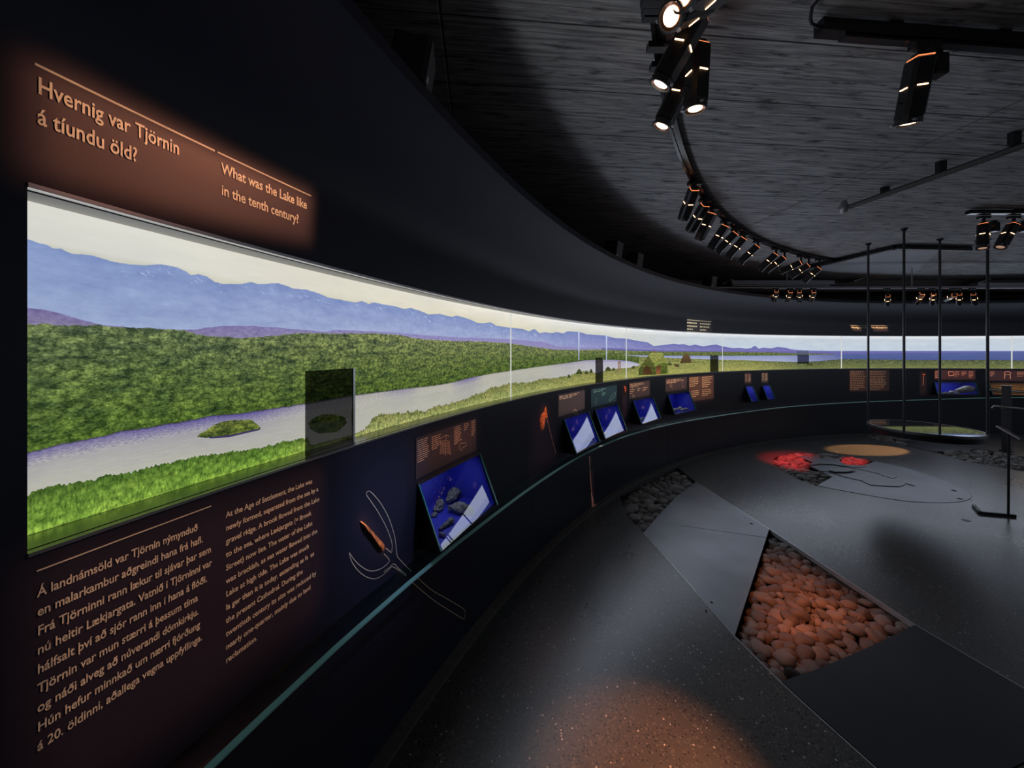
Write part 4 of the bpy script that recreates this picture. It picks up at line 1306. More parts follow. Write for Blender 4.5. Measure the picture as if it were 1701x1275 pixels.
G1 = 'charred finds in the nearest display case'
zf = VIT[0][2] + .004
def at_case(px, py, z): 
    p = plane_px(px, py, z); v = (p - CEN).xy
    return math.degrees(math.atan2(v.y, v.x)), RW - v.length
for px, py, pts, rad, lab, sd in [
        (768, 852, [(-.015, -.075, .02), (-.012, -.03, .028), (0, .02, .026), (.012, .06, .018)], [.012, .024, .024, .012], 'long upright black charred bone seen through the pale reflection', 1),
        (752, 832, [(-.06, 0, .02), (-.03, .01, .034), (.02, .0, .040), (.06, -.01, .022)], [.010, .022, .030, .014], 'widest black charred bone lying at the back of the near case', 2),
        (728, 848, [(-.04, 0, .015), (-.01, .01, .022), (.03, -.01, .024), (.05, 0, .016)], [.010, .018, .022, .008], 'lumpy black charred fragment left of the widest bone', 3),
        (720, 858, [(-.015, 0, .008), (.005, .005, .012), (.02, 0, .008)], [.006, .012, .006], 'small charred crumb beside the lumpy fragment', 4),
        (740, 875, [(-.05, 0, .010), (-.01, .0, .012), (.03, .003, .014), (.05, .0, .012)], [.006, .009, .013, .015], 'thin charred stick with split end at the front of the near case', 5),
        (734, 891, [(0, -.014, .009), (0, .014, .010)], [.008, .009], 'tiny black charred stub by the front corner', 6)]:
    ph, dd = at_case(px, py, zf)
    lump('charred_bone', ph, min(dd, .085), zf, pts, rad, M['char'], lab, 'charred bone', G1, sd, .45)
for ci, fr, dd, pts, rad, mt_, lab, cat in [
        (1, .80, .05, [(-.05, 0, .012), (0, .01, .014), (.05, 0, .012)], [.008, .011, .008], 'char', 'thin dark find on the floor of the first white-reflecting case', 'find'),
        (2, .30, .05, [(-.05, 0, .010), (0, .012, .018), (.05, .01, .010)], [.006, .010, .005], 'bone', 'small tan bone on the floor of the second white-reflecting case', 'bone'),
        (3, .38, .05, [(-.06, 0, .012), (-.01, .0, .026), (.05, .0, .012)], [.008, .016, .006], 'bone', 'pale bone curved across the case right of the small orange figure', 'bone'),
        (4, .34, .02, [(-.13, 0, .022), (-.05, 0, .030), (.06, .0, .030), (.13, .0, .040)], [.012, .020, .016, .022], 'bone', 'longer pale bone at the back of the case beside the text', 'bone'),
        (4, .66, .06, [(-.10, 0, .014), (-.03, 0, .020), (.06, .0, .018), (.11, .0, .014)], [.008, .014, .016, .008], 'bone', 'flatter pale bone at the front of the case beside the text', 'bone'),
        (5, .45, .05, [(-.03, 0, .008), (.03, 0, .010)], [.007, .009], 'bone', 'white bead-like find in the left slim case', 'find'),
        (6, .45, .05, [(-.03, 0, .008), (.03, 0, .010)], [.007, .008], 'bone', 'white bead-like find in the right slim case', 'find'),
        (7, .76, .00, [(-.15, 0, .05), (-.05, 0, .075), (.06, 0, .10), (.14, 0, .105)], [.030, .052, .058, .030], 'greystone', 'large oblong grey stone in the far blue case', 'stone'),
        (7, .40, .04, [(-.05, 0, .020), (0, 0, .032), (.05, 0, .020)], [.016, .034, .014], 'bone', 'round white stone in the middle of the far blue case', 'stone'),
        (7, .24, .04, [(-.04, 0, .014), (0, 0, .022), (.05, 0, .014)], [.010, .022, .010], 'bone', 'small white stone left of the round one in the far blue case', 'stone'),
        (7, .08, .04, [(-.04, 0, .014), (.05, 0, .016)], [.014, .016], 'bone', 'pale flat stone at the left end of the far blue case', 'stone'),
        (7, .54, .045, [(-.03, 0, .012), (.03, 0, .014)], [.010, .012], 'bone', 'smallest white stone in front of the large oblong one', 'stone'),
        (8, .24, .0, [(-.2, 0, .10), (.0, 0, .095), (.25, 0, .085), (.45, 0, .08)], [.018, .014, .013, .012], 'wood', 'long golden wooden stave across the brown case', 'wood'),
        (8, .22, .03, [(-.16, 0, .05), (.0, 0, .04), (.12, 0, .03)], [.014, .020, .018], 'wood', 'short golden wooden piece below the long stave', 'wood'),
        (8, .55, .03, [(-.2, 0, .03), (.0, 0, .03), (.2, 0, .03)], [.010, .016, .012], 'wood', 'flat golden wooden piece at the right of the brown case', 'wood')]:
    pl, pr, zb, pd_ = VIT[ci]
    lump('find' if cat in ('find',) else cat.replace(' ', '_'), pl + (pr - pl) * fr, dd * .6, zb + .004, pts, rad, M[mt_], lab, cat, None, ci * 3 + int(fr * 10), .22)
# small label card in the first bright case
pl, pr, zb, pd_ = VIT[1]
t = MB(); a0, a1 = pl + (pr - pl) * .60, pl + (pr - pl) * .92
t.hexa([W(a0, .06, zb + .0045), W(a1, .06, zb + .0045), W(a1, -.06, zb + .0045), W(a0, -.06, zb + .0045)], [W(a0, .06, zb + .02), W(a1, .06, zb + .02), W(a1, -.06, zb + .05), W(a0, -.06, zb + .05)])
tag(t.build('display_block', M['blue']), 'small dark blue display block in the first white-reflecting case', 'display block')


# ------------------------------------------------------------------ caption panels above the cases, with line drawings
def dashes(mb, ph0, ph1, zt, zb, n, seed, fill=.9, d=.0034):
    r_ = random.Random(seed)
    pitch = (zt - zb) / n
    W_ = ph0 - ph1
    for k in range(n):
        z = zt - pitch * (k + .5)
        x = 0.0
        end = fill * (1 - .25 * r_.random()) if k < n - 1 else .5
        while x < end:
            wl = min(r_.uniform(.06, .20), end - x)
            h = pitch * .20
            if wl > .02:
                a, b = ph0 - W_ * x, ph0 - W_ * (x + wl)
                mb.add([W(a, d, z - h), W(b, d, z - h), W(b, d, z + h * .8), W(a, d, z + h * .8)], [(0, 1, 2, 3)])
            x += wl + .035


def caption(tl, tr, bl, cols, label, seed, drawing=None, power=60, col=(1, .42, .30), lightpos=None, mtl='line', plate=True, soft=.02):
    pl, zt = wall_px(*tl); pr, _ = wall_px(*tr); _, zb = wall_px(*bl)
    r = empty('caption_panel', W((pl + pr) / 2, 0, zb)); tag(r, label, 'caption panel')
    t = MB(); wall_box(t, pl, pr, .0004, .0025, zb, zt); t.build('plate', M['panel'], r)
    t = MB()
    for c0, c1, r0, r1, n in cols:
        dashes(t, pl + (pr - pl) * c0, pl + (pr - pl) * c1, zt + (zb - zt) * r0, zt + (zb - zt) * r1, n, seed + n)
    t.build('caption_text', M[mtl], r)
    if drawing:
        t = MB()
        for pts, wd in drawing:
            ribbon(t, [wall_px(*p) for p in pts], wd, .0036)
        t.build('line_drawing', M[mtl], r)
    lp = lightpos or W((pl + pr) / 2, 1.0, CEIL - .3)
    framed(lp, [W(pl, 0, zt), W(pr, 0, zt), W(pr, 0, zb), W(pl, 0, zb)], col, power, soft)
    return r


def beam(i): return beams[i][0]


rib = []
for k in range(9):
    y = 732 + k * 2.6
    rib.append(([(731 - .2 * k, y + 1), (735, y - 1), (739, y - .5)], .0016))
    rib.append(([(741, y - 1), (744.5, y - .5), (746 + .3 * k, y + 2)], .0016))
rib += [([(732, 727), (740, 722), (745, 724)], .002), ([(740, 722), (739.5, 756)], .002),
        ([(762, 741), (764, 735), (768, 736), (773, 734), (774, 739), (768, 743), (765.5, 748), (762.5, 745), (762, 741)], .002)]
caption((690, 728), (790.5, 695), (692.5, 795), [(.02, .20, .05, .62, 11), (.22, .40, .08, .45, 7), (.58, .74, .03, .55, 10), (.76, .86, .02, .25, 4), (.90, .99, .0, .50, 8)],
        'reddish caption panel with ribcage and bone drawings above the nearest case', 5, rib, 220, (1.0, .36, .24), beam(0), soft=.035)
caption((927, 656), (971, 649), (928, 692), [(.04, .96, .05, .25, 3)], 'grey-brown caption panel with a hook drawing above the first white-reflecting case', 9,
        [([(951, 686), (952, 682), (955, 680), (958, 681.5), (956, 685), (954.5, 687.5), (957, 689), (959.5, 686)], .004)], 210, (1, .66, .55), beam(2), soft=.012)
caption((981, 646), (1024, 639), (981, 677), [(.10, .80, .06, .24, 2), (.42, .58, .30, .5, 3)], 'teal-lit caption panel with a comb drawing above the second white-reflecting case', 13,
        [([(989, 671), (988, 665), (990, 660), (991.5, 665), (989, 671)], .003), ([(1011, 665), (1016, 656), (1023.5, 650), (1021, 657), (1013, 666), (1011, 665)], .004)], 150, (.25, .75, .85), beam(3), soft=.012)
caption((1044.6, 635.7), (1079, 631), (1044.6, 663), [(.04, .96, .06, .30, 3), (.04, .3, .38, .7, 3), (.4, .6, .38, .6, 2), (.7, .96, .38, .6, 2)], 'brown caption panel full of small drawings, right of the orange figure', 17,
        [([(1050, 643), (1054, 640), (1056, 645), (1052, 648), (1050, 643)], .003), ([(1066, 645), (1070, 642), (1072, 647), (1067, 649), (1066, 645)], .003), ([(1050, 657), (1054, 656), (1053, 660), (1050, 657)], .003)], 190, (1, .55, .40), beam(5), soft=.012)
caption((1105, 628.5), (1141, 625.5), (1105, 651), [(.05, .95, .08, .4, 3)], 'brown caption panel with tooth-like drawings above the case with two bones', 21,
        [([(1112, 633), (1113, 641), (1116, 645), (1115, 634)], .004), ([(1132, 636), (1136, 634), (1137, 641), (1133, 643), (1132, 636)], .004)], 200, (1, .52, .38), beam(6), soft=.012)
caption((1144, 625.5), (1185.5, 622.3), (1146, 667), [(.02, .47, .02, .42, 5), (.53, .98, .02, .50, 6), (.10, .47, .55, .85, 4), (.53, .98, .55, .85, 4)], 'two-column orange text panel right of the case with two bones', 25, None, 330, (1, .38, .18), beam(7), mtl='letter', soft=.02)
caption((1236.5, 620), (1248, 619.5), (1236.5, 637), [(.08, .45, .05, .85, 8), (.52, .95, .05, .85, 8)], 'small reddish caption panel above the left slim case', 29, None, 200, (1, .50, .38), beam(8), soft=.012)
caption((1264.5, 619), (1276, 618.5), (1264.5, 636), [(.08, .45, .05, .85, 8), (.52, .95, .05, .85, 8)], 'small tan caption panel above the right slim case', 33, None, 200, (1, .66, .45), beam(9), soft=.012)
caption((1411, 614.6), (1477, 614.2), (1411, 649.5), [(.01, .47, .02, .95, 11), (.52, .99, .02, .98, 12)], 'large two-column orange text panel behind the first hanging rod', 37, None, 420, (1, .32, .14), beam(10), mtl='letter', soft=.02)
caption((1552, 614), (1620, 614), (1552, 630), [(.01, .18, .1, .85, 5), (.50, .64, .1, .7, 4), (.67, .81, .1, .6, 3), (.84, .99, .1, .8, 5)], 'wide reddish caption panel above the far blue case', 41,
        [([(1575, 617), (1583, 617), (1584, 623), (1576, 624), (1575, 617)], .012)], 210, (1, .32, .26), W(88, 2.3, 2.62), soft=.012)
caption((1642, 614.5), (1760, 614.5), (1642, 632), [(.02, .10, .1, .6, 4), (.42, .60, .1, .6, 4)], 'reddish caption panel with a chair drawing above the brown case', 45,
        [([(1668, 629), (1669, 621), (1667.5, 619), (1670, 617), (1676, 617), (1679, 619), (1677.5, 621), (1678, 629)], .012), ([(1669, 622), (1677.5, 622)], .010)], 170, (1, .38, .34), W(82, 2.3, 2.62), soft=.012)

# headings on the far part of the wall
pl, zt = wall_px(1141, 530.5); pr, zb = wall_px(1182, 551)
r = empty('wall_heading', W((pl + pr) / 2, 0, zb)); tag(r, 'small pale three-line heading on the dark wall above the turf houses', 'wall text')
t = MB(); dashes(t, pl, pl + (pr - pl) * .48, zt - .02, zb, 3, 61, .95); dashes(t, pl + (pr - pl) * .52, pr, zt - .02, zb, 3, 65, .98); t.build('heading_text', M['letter'], r)
t = MB(); wall_box(t, pl, pr, .0005, .002, zt - .006, zt); t.build('rule_line', M['letter'], r)
framed(beam(4) + Vector((0, 0, -.02)), [W(pl, 0, zt + .02), W(pr, 0, zt + .02), W(pr, 0, zb - .03), W(pl, 0, zb - .03)], (1, .72, .5), 210, .02)
o = lettering('heading_lettering', ['Hvernig bjó fólk?'], (1414, 545), None, (1441, 545), 0, .035, 'far orange heading in Icelandic, left half of the pair behind the rods', M['letter'])
rule((1413, 540.5), (1443, 540.5), .007, o, M['letter'])
o = lettering('heading_lettering', ['How did people live?'], (1447, 545), None, (1474.5, 545), 0, .035, 'far orange heading reading How did people live, right half of the pair', M['letter'])
rule((1446, 540.5), (1476, 540.5), .007, o, M['letter'])
framed(W(98, 1.4, CEIL - .3), quad_px((1411, 540), (1477, 540), (1477, 550), (1418, 549)), (1, .45, .22), 300, .02)

# ------------------------------------------------------------------ drawings of tools along the wall
def cx3(pts): return [(480 + x / 2.964, 600 + y / 2.964) for x, y in pts]


t = MB()
for pts in ([(505, 935), (505, 890), (480, 820), (440, 745), (400, 685), (380, 655), (385, 640), (398, 640), (420, 660), (455, 705), (490, 770), (515, 845), (525, 900), (530, 950), (545, 975), (600, 1032)],
            [(620, 1050), (660, 1090), (710, 1130), (790, 1175), (850, 1212), (865, 1228), (864, 1250), (858, 1266), (800, 1232), (730, 1188), (680, 1150), (630, 1108), (592, 1072)],
            [(295, 940), (320, 975), (350, 1005), (395, 1030), (440, 1024), (475, 1003), (493, 978), (466, 946)], [(295, 940), (308, 985), (340, 1030), (380, 1060), (420, 1069), (455, 1055), (490, 1025), (513, 1011), (575, 1055)],
            [(475, 918), (503, 941)], [(466, 1035), (492, 1015), (515, 996), (540, 1020), (575, 1048)]):
    ribbon(t, smooth_pts([wall_px(*p) for p in cx3(pts)], 4), .0024, .0016)
tri = t.build('fork_drawing', M['line'])
tag(tri, 'thin outline drawing of a three-pronged fish spear on the wall left of the nearest case', 'wall drawing')
PT = [wall_px(*p) for p in cx3([(345, 786), (356, 784), (385, 812), (420, 852), (447, 882), (468, 905), (468, 928), (458, 936), (438, 915), (398, 855), (362, 815)])]
t = MB(); n = len(PT)
t.add([W(a, .0015, z) for a, z in PT] + [W(sum(p[0] for p in PT) / n * .25 + a * .75, .012, sum(p[1] for p in PT) / n * .25 + z * .75) for a, z in PT], [tuple(range(n, 2 * n))] + [(i, (i + 1) % n, n + (i + 1) % n, n + i) for i in range(n)])
tag(t.build('iron_prong', M['rust']), 'rusty orange iron prong mounted as the middle tine of the drawn spear', 'iron prong')


def wall_shape(name, pts, mtl, label, cat, h=.008, lines=None):
    PT = [wall_px(*p) for p in pts]; n = len(PT)
    ca, cz = sum(p[0] for p in PT) / n, sum(p[1] for p in PT) / n
    t = MB(); t.add([W(a, .0012, z) for a, z in PT] + [W(ca * .3 + a * .7, h, cz * .3 + z * .7) for a, z in PT], [tuple(range(n, 2 * n))] + [(i, (i + 1) % n, n + (i + 1) % n, n + i) for i in range(n)])
    o = t.build(name, mtl); tag(o, label, cat)
    if lines:
        t = MB()
        for L_, wd in lines: ribbon(t, [wall_px(*p) for p in L_], wd, .0016)
        t.build('outline', M['line'], o)
    return o


wall_shape('horn_fragment', [(906.5, 674), (908, 682), (909.5, 693), (906, 692), (903.5, 703), (901, 716), (897.5, 708), (896.5, 696), (898.5, 689), (903, 683)], M['rust'],
           'orange horn-shaped fragment on the wall left of the first white-reflecting case', 'iron fragment', lines=[([(907, 692), (911, 705), (917, 730), (923, 752), (921, 754)], .004), ([(905, 697), (903, 712)], .003)])
wall_shape('orange_figure', [(1035.5, 642), (1038, 641), (1040, 644), (1039, 650), (1037.5, 656), (1036.5, 650)], M['rust'], 'tiny orange relief figure on the wall between two caption panels', 'wall relief')
wall_shape('pin_relief', [(1532, 622), (1535, 620.5), (1536.5, 622.5), (1534, 624)], M['rust'], 'tiny orange relief with painted glow line on the wall behind the third hanging rod', 'wall relief', lines=[([(1534, 624), (1533.2, 640)], .007)])  # the tan line under it is its glow, drawn as colour
t = MB()
ribbon(t, [wall_px(*p) for p in ((979, 757), (980.5, 790), (982.5, 815), (985, 842))], .006, .0016)
ribbon(t, [wall_px(*p) for p in ((982, 818), (985.5, 832), (984.5, 845), (982.5, 836), (982, 818))], .004, .0016)
tag(t.build('arrow_drawing', M['line']), 'thin upright arrow drawing below the rail under the first white-reflecting case', 'wall drawing')

# beams on the lettering and drawings
E5 = W(160, 1.35, CEIL - .28)
framed(nbeams[0][0], quad_px((51, 94), (518, 320), (515, 404), (49, 290)), (1.0, .36, .20), 105, .045)
framed(nbeams[2][0], quad_px((48, 925), (534, 778), (534, 1010), (40, 1420)), (1.0, .38, .26), 165, .04)
framed(nbeams[3][0], quad_px((562, 780), (690, 740), (690, 935), (548, 1035)), (.56, .57, 1.0), 150, .16)
framed(nbeams[4][0], quad_px((592, 862), (604, 852), (642, 915), (634, 925)), (1.0, .46, .15), 260, .012)
framed(beam(1), quad_px((886, 690), (912, 668), (928, 770), (880, 795)), (1, .30, .42), 85, .05)
framed(beam(1) + Vector((0, 0, -.02)), quad_px((896, 676), (910, 671), (911, 700), (896, 720)), (1, .32, .10), 160, .01)
framed(beam(4), quad_px((1034, 640), (1041, 638), (1041, 690), (1034, 694)), (1, .26, .22), 190, .012)
framed(beam(2) + Vector((0, 0, -.02)), quad_px((977.5, 757), (984, 753), (988, 842), (983, 850)), (1, .42, .38), 160, .008)
framed(W(90, 1.2, CEIL - .3), quad_px((1528, 618), (1539, 618), (1539, 655), (1528, 655)), (1, .36, .2), 160, .02)

# ------------------------------------------------------------------ steel plates in the floor
def disc_hole(c, r_, parent, name='finger_hole'):
    t = MB(); t.lathe([(r_, .0034), (r_, .0042)], 16, M4=Matrix.Translation((c.x, c.y, 0)))
    return t.build(name, M['hole'], parent)


def inset(poly, k):
    c = Vector((sum(p[0] for p in poly) / len(poly), sum(p[1] for p in poly) / len(poly)))
    return [tuple(Vector(p) + (c - Vector(p)).normalized() * k) for p in poly]


A_px = [(1069, 884), (1096, 852), (1125, 823), (1156, 800), (1210, 835), (1279, 879), (1221, 1057), (1110, 929)]
t = MB(); pa_ = inset(fpx(A_px), .006); t.prism(pa_, -.006, .003)
plA = t.build('steel_floor_plate', M['steel']); tag(plA, 'blue-grey steel floor plate between the wall-side cobbles and the orange-lit cobbles', 'floor plate')
t = MB(); a, b = plane_px(1130, 873), plane_px(1276, 893.5)
dv = (b - a).normalized(); nn = Vector((-dv.y, dv.x, 0)) * .002
t.prism([tuple((a + nn)[:2]), tuple((a - nn)[:2]), tuple((b - nn)[:2]), tuple((b + nn)[:2])], .003, .0036); t.build('seam', M['hole'], plA)
for px, py, r_ in ((1248, 870, .013), (1182, 1001, .008), (1173, 1014.5, .006), (1237, 861, .006)): disc_hole(plane_px(px, py), r_, plA)
B_px = [(1296, 1132), (1340, 1117), (1400, 1092), (1460, 1066), (1520, 1037), (1610, 1090), (1701, 1143), (1820, 1213), (1540, 1345), (1455, 1275), (1380, 1208)]
t = MB(); t.prism(inset(fpx(B_px), .006), -.006, .003)
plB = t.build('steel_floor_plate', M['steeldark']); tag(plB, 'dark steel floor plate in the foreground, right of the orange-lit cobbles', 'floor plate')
F_px = [(1487, 731.5), (1530, 731), (1562, 734), (1624, 745.5), (1600, 749), (1551, 750), (1515, 742)]
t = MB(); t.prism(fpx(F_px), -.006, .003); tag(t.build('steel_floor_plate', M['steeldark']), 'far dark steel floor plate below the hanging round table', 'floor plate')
# thin bright edging where the terrazzo meets the channel
t = MB()
for line in (CH_L[2:], CH_R[1:]):
    P = [plane_px(x, y) for x, y in line]
    for a, b in zip(P, P[1:]):
        d_ = (b - a).normalized(); n_ = Vector((-d_.y, d_.x, 0)) * .0022
        t.prism([tuple((a + n_)[:2]), tuple((a - n_)[:2]), tuple((b - n_)[:2]), tuple((b + n_)[:2])], -.03, .0012)
tag(t.build('trim_7', M['alu']), kind='structure')
# hearth plate with stepped sheets
hr = MB()
base_px = [(436, 386), (550, 322), (505, 298), (455, 280), (380, 245), (400, 222), (470, 212), (575, 214), (630, 236), (740, 243), (815, 226), (868, 205), (980, 229), (1100, 257), (1200, 288), (1300, 322), (1380, 352), (1450, 382), (1510, 407), (1557, 431), (1580, 452), (1583, 468),
           (1572, 483), (1556, 493), (1520, 504), (1478, 510), (1400, 513.5), (1300, 513.5), (1200, 509), (1100, 502), (1000, 488), (900, 472), (800, 455), (700, 437), (570, 413)]
hr.prism(hpx(base_px), -.006, .003)
hp = hr.build('hearth_floor_plate', M['steel']); tag(hp, 'drop-shaped steel floor plate with stepped wavy sheets, by the red-lit stones', 'floor plate')
for k, pts in enumerate([[(515, 287), (575, 303), (620, 320), (700, 340), (770, 354), (800, 371), (835, 386), (900, 391), (1000, 396), (1050, 397), (1085, 385), (1095, 374), (1165, 394), (1130, 372), (1000, 318), (850, 268), (740, 245), (640, 238), (575, 214), (470, 212), (400, 222), (380, 245), (455, 280)],
                         [(690, 263), (750, 272), (830, 291), (890, 304), (930, 322), (1000, 341), (1030, 330), (960, 300), (880, 268), (800, 250), (740, 243), (655, 240), (660, 252)],
                         [(380, 245), (400, 222), (300, 182), (330, 174), (420, 182), (470, 195), (600, 196), (640, 178), (600, 212), (640, 240), (700, 250), (800, 258), (720, 262), (620, 250), (560, 240), (470, 236)],
                         [(520, 286), (570, 299), (660, 299), (722, 288), (690, 278), (600, 268), (540, 262)]]):
    t = MB(); z1 = .011 + .006 * k
    t.prism(hpx([(x, y) for x, y in pts]), (.003, .0112, .0172, .0232)[k], z1)
    t.build('stepped_sheet', M['steel'], hp)
for px, py in ((1584.6, 815), (1595, 828.8)): disc_hole(plane_px(px, py), .022, hp, 'bolt_hole')
t = MB(); c = plane_px(1605, 864); t.lathe([(.03, .0005), (.028, .002), (.001, .002)], 16, M4=Matrix.Translation(c)); tag(t.build('floor_stud', M['black']), 'small dark stud set in the floor left of the label stand', 'floor stud')

# ------------------------------------------------------------------ cobbles
def in_poly(x, y, poly):
    c = False
    for (x0, y0), (x1, y1) in zip(poly, poly[1:] + poly[:1]):
        if (y0 > y) != (y1 > y) and x < (x1 - x0) * (y - y0) / (y1 - y0) + x0: c = not c
    return c


def edge_dist(x, y, poly):
    p = Vector((x, y)); best = 9
    for a, b in zip(poly, poly[1:] + poly[:1]):
        a, b = Vector(a), Vector(b); ab = b - a
        f = max(0, min(1, (p - a).dot(ab) / max(1e-9, ab.length_squared)))
        best = min(best, (p - a - ab * f).length)
    return best


def stone_data(seed, sub=3):
    bm = bmesh.new(); bmesh.ops.create_icosphere(bm, subdivisions=sub, radius=1)
    r_ = random.Random(seed); off = Vector((seed * 3.1, seed * 1.7, seed))
    for v in bm.verts:
        n_ = v.co.normalized()
        k = 1 + .20 * noise.noise(n_ * 1.1 + off) + .07 * noise.noise(n_ * 2.6 + off)
        e = 2.4
        f = (abs(n_.x) ** e + abs(n_.y) ** e + abs(n_.z) ** e) ** (-1 / e)
        v.co = n_ * f * k
    me = bpy.data.meshes.new('cobble'); bm.to_mesh(me); bm.free()
    for p in me.polygons: p.use_smooth = True
    me.materials.append(M['cobble'])
    return me


SD = [stone_data(k) for k in range(12)]
LAVA = SD[3].copy(); LAVA.materials[0] = M['lava']
RED = SD[5].copy(); RED.materials[0] = M['redporous']


def scatter(poly, rmin, rmax, seed, spread=.78, tries=6000, big=0.12):
    r_ = random.Random(seed)
    xs_ = [p[0] for p in poly]; ys_ = [p[1] for p in poly]
    out = []
    for k in range(tries):
        f = k / tries
        r = rmax * (1.25 - .1 * r_.random()) if f < .02 else (rmax - (rmax - rmin) * min(1, (f * 1.5)) * (.7 + .3 * r_.random()))
        r = max(rmin, r)
        x, y = r_.uniform(min(xs_), max(xs_)), r_.uniform(min(ys_), max(ys_))
        if not in_poly(x, y, poly) or edge_dist(x, y, poly) < r * .80: continue
        if any((x - a) ** 2 + (y - b) ** 2 < (spread * (r + c)) ** 2 for a, b, c in out): continue
        out.append((x, y, r))
    return out


LEFT = []


def keep_largest(beds, limit=296):
    """the stones that show largest become objects; the smallest go into the shared remainder"""
    al = sorted(((r / math.hypot(x, y), b, i) for b, pts in enumerate(beds) for i, (x, y, r) in enumerate(pts)), reverse=True)
    keep = {(b, i) for _, b, i in al[:limit]}
    for b, pts in enumerate(beds):
        LEFT.extend((x, y, r, b) for i, (x, y, r) in enumerate(pts) if (b, i) not in keep)
    return [[p for i, p in enumerate(pts) if (b, i) in keep] for b, pts in enumerate(beds)]


def put_stones(pts, group, label_fn, seed, cat='stone', z=-.05):
    r_ = random.Random(seed)
    for i, (x, y, r) in enumerate(pts):
        lab, data = label_fn(i, x, y, r)
        o = bpy.data.objects.new('cobble_stone', data or SD[r_.randrange(12)])
        COL.objects.link(o)
        h = r_.uniform(.50, .78)
        o.scale = (r * r_.uniform(1.0, 1.3), r * r_.uniform(.8, 1.0), r * h)
        o.rotation_euler = (r_.uniform(-.3, .3), r_.uniform(-.3, .3), r_.uniform(0, 6.28))
        o.location = (x, y, z + r_.uniform(-.020, .018))
        tag(o, lab, cat, group)


near_bed = fpx([(1279, 881), (1221, 1057), (1296, 1131), (1340, 1116), (1400, 1091), (1460, 1065), (1519, 1037), (1390, 953)])
pn = scatter(near_bed, .018, .037, 21, spread=.73, tries=26000)
bedB = fpx([(1030, 826), (1043.6, 858), (1068, 882), (1096, 851), (1125, 822), (1155, 800), (1126, 778), (1075, 797)])
pB = scatter(bedB, .026, .050, 33, spread=.74, tries=9000)
bedH = hpx([(105, 205), (118, 182), (150, 165), (200, 155), (250, 150), (330, 147), (420, 148), (520, 151), (620, 160), (740, 178), (866, 203), (815, 226), (740, 243), (630, 236), (575, 214), (470, 212), (400, 222), (380, 245), (455, 280), (505, 298), (550, 322), (436, 386), (360, 364), (300, 340), (230, 303), (160, 260), (118, 230)])
pH = scatter(bedH, .030, .052, 44, spread=.74)
pn, pB, pH = keep_largest((pn, pB, pH))
big = sorted(range(len(pn)), key=lambda i: -pn[i][2])
fc = sorted(range(len(pn)), key=lambda i: (Vector(pn[i][:2]) - plane_px(1308, 1108).xy).length)
spec = {fc[0]: ('dark porous lava stone in the near corner of the orange-lit bed', LAVA), fc[1]: ('smaller dark porous stone beside the near-corner lava stone', LAVA)}
cc = plane_px(1410, 1030).xy
mid_ = sorted((i for i in big[:14] if i not in spec), key=lambda i: (Vector(pn[i][:2]) - cc).length)
spec[mid_[0]] = ('large pitted stone near the middle of the orange-lit bed', RED)
put_stones(pn, 'cobbles in the triangular floor bed', lambda i, x, y, r: spec.get(i, ('smooth rounded cobble in the orange-lit triangular floor bed', None)), 5)
put_stones(pB, 'cobbles in the bed by the wall', lambda i, x, y, r: ('dim rounded cobble in the floor bed beside the curved wall', None), 6)
put_stones(pH, 'stones around the hearth plate', lambda i, x, y, r: ('rounded stone of the red-lit bed around the drop-shaped hearth plate', None), 7, z=-.02)
stuff = MB(); r_ = random.Random(9)
for x, y, r, bed in LEFT + [(x, y, r, 3) for x, y, r in scatter(far_bed, .04, .07, 55, tries=6000)]:
    a = plane_px(1487, 731).xy
    if in_poly(x, y, fpx(F_px)) or (Vector((x, y)) - CEN.xy).length > RW - .08 - r * 1.2: continue
    bme = SD[r_.randrange(12)]
    R3 = Matrix.Rotation(r_.uniform(0, 6.28), 3, 'Z')
    s3 = (r * 1.15, r * .9, r * .5)
    stuff.add([R3 @ Vector((v.co.x * s3[0], v.co.y * s3[1], v.co.z * s3[2])) + Vector((x, y, (-.05, -.05, -.02, -.03)[bed] + r_.uniform(-.012, .02))) for v in bme.vertices], [tuple(p.vertices) for p in bme.polygons])
tag(stuff.build('cobble_filling', M['cobble'], smooth=True), 'dim brown cobbles filling the far floor bed, with the smallest stones of the other beds', 'stones', kind='stuff')
print('stones', len(pn), len(pB), len(pH))

# ------------------------------------------------------------------ hanging round table
TC = Vector((4.69, 4.125, EYE - .878)); r0 = .455
tb = empty('hanging_table', TC); tag(tb, 'round black glass table hung from the ceiling on four thin rods', 'hanging table')
t = MB(); t.lathe([(r0 - .012, .0), (.001, .0)], 64, cap=False, M4=Matrix.Translation(TC)); t.build('glass_top', M['mirrorglass'], tb)
t = MB(); t.lathe([(r0 - .012, .001), (r0 - .010, .004), (r0, .004), (r0 + .002, 0), (r0 + .002, -.028), (r0 - .006, -.03)], 64, cap=False, M4=Matrix.Translation(TC)); t.build('rim', M['darkgrey'], tb, smooth=True)
t = MB(); t.lathe([(r0 - .006, -.03), (r0 - .02, -.085), (r0 - .08, -.10), (.001, -.10)], 64, cap=False, M4=Matrix.Translation(TC)); t.build('underbody', M['black'], tb, smooth=True)
for th in (203.8, 126, 23.8, 308):
    p = TC + Vector((r0 * .985 * math.cos(math.radians(th)), r0 * .985 * math.sin(math.radians(th)), 0))
    t = MB(); t.tube([p + Vector((0, 0, -.03)), Vector((p.x, p.y, CEIL))], .0115, 12); rd = t.build('rod', M['darkgrey'], tb, smooth=True)
    t = MB(); t.lathe([(.03, CEIL), (.03, CEIL - .012), (.014, CEIL - .03), (.012, CEIL - .03)], 16, cap=False, M4=Matrix.Translation((p.x, p.y, 0))); t.build('ceiling_cap', M['black'], rd)

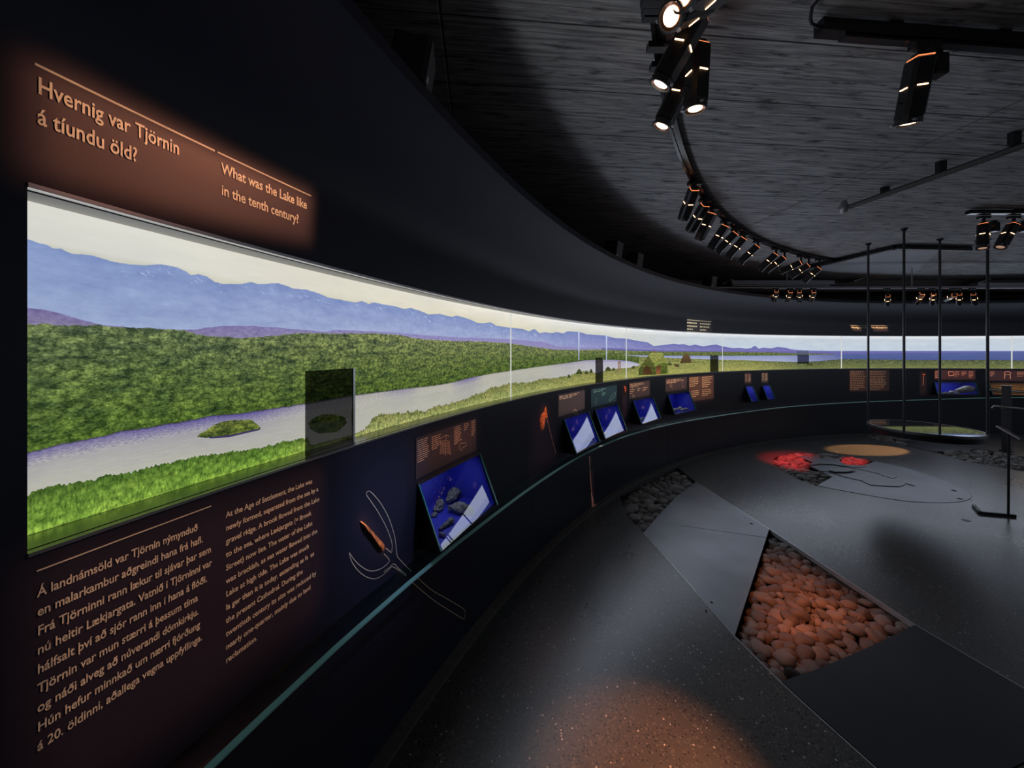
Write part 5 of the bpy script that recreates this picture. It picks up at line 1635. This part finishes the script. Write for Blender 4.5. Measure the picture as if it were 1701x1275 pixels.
# ------------------------------------------------------------------ label stand, railing post
fb = plane_px(1675, 858); zt_ = EYE - (720 - CY) / FPX * fb.y
ls = empty('label_stand', fb); tag(ls, 'thin black label stand with angled foot and slanted top at the right edge', 'label stand')
t = MB(); t.tube([fb, Vector((fb.x + .005, fb.y, zt_))], .0085, 10); t.build('post', M['black'], ls, smooth=True)
ft = [plane_px(x, y) for x, y in ((1684, 858), (1628, 853), (1618, 842))]
t = MB()
for a, b in zip(ft, ft[1:]):
    dd = b - a; t.box((a + b) / 2 + Vector((0, 0, .012)), (dd.length + .02, .024, .022), Matrix.Rotation(math.atan2(dd.y, dd.x), 3, 'Z'))
t.build('foot', M['black'], ls)
ta = depth_px(1657, 707.5, fb.y + .1); tb_ = depth_px(1697, 730, fb.y - .1)
t = MB(); dd = tb_ - ta; q_ = dd.to_track_quat('X', 'Z').to_matrix()
t.box((ta + tb_) / 2, (dd.length, .028, .012), q_); t.build('label_plate', M['handrail'], ls, bevel=.002)
bp = plane_px(1672, 749)
hz_ = EYE - (641 - CY) / FPX * bp.y
hr_ = empty('railing', bp); tag(hr_, 'dark railing post with two thin handrails at the right edge, before the brown case', 'railing')
t = MB(); t.box((bp.x, bp.y, hz_ / 2 + .004), (.085, .085, hz_), Matrix.Rotation(.5, 3, 'Z')); t.box((bp.x, bp.y, hz_ + .004), (.10, .10, .012), Matrix.Rotation(.5, 3, 'Z')); t.build('post', M['darkgrey'], hr_, bevel=.004)
t = MB(); t.box((bp.x, bp.y, .012), (.16, .12, .024), Matrix.Rotation(.5, 3, 'Z')); t.build('base_plate', M['black'], hr_)
a = depth_px(1651, 674, bp.y - .02); b = depth_px(1760, 685, bp.y - .5)
t = MB(); t.tube([a + Vector((.01, .02, -.045)), a + Vector((-.01, .01, -.03)), a, a.lerp(b, .1), b], .014, 10); t.build('handrail', M['handrail'], hr_, smooth=True)
a = depth_px(1642, 647, bp.y + .35); b = depth_px(1760, 655, bp.y + .1)
t = MB(); t.tube([a, a.lerp(b, .5), b], .011, 10); t.build('handrail', M['handrail'], hr_, smooth=True)
c = depth_px(1666, 677, bp.y - .03)
t = MB(); t.tube([c, Vector((bp.x, bp.y, c.z))], .012, 8); t.lathe([(.024, -.01), (.024, .012)], 14, M4=Matrix.Translation(c)); t.build('bracket', M['handrail'], hr_)

# ------------------------------------------------------------------ coloured floor beams
framed(nbeams[3][0], [plane_px(x, y, -.03) for x, y in ((1296, 925), (1395, 975), (1478, 1035), (1380, 1080), (1305, 1098), (1258, 1045))], (1, .22, .065), 420, .16)
spot(W(150, 1.6, CEIL - .3), plane_px(1090, 1300), (1, .36, .15), 480, 20, .9)
hc = hpx([(250, 205)])[0]
for poly, pw, sf in (([(40, 140), (330, 130), (500, 160), (400, 215), (420, 285), (240, 270), (110, 235), (20, 200)], 850, .09), ([(605, 190), (700, 172), (810, 200), (805, 232), (690, 240), (620, 225)], 750, .03)):
    framed((hc[0] - .3, hc[1] - 1.1, CEIL - .3), [(x, y, -.01) for x, y in hpx(poly)], (1, .03, .03), pw, sf)
yc = plane_px(1441, 748)
oval = [plane_px(1440 + 71 * math.cos(math.radians(k)) + 2 * math.sin(math.radians(k)), 747.5 + 9.5 * math.sin(math.radians(k)) + 2.5 * math.cos(math.radians(k))) for k in range(0, 360, 20)]
framed((6.9, 4.7, CEIL - .2), oval, (1, .52, .20), 1500, .03)
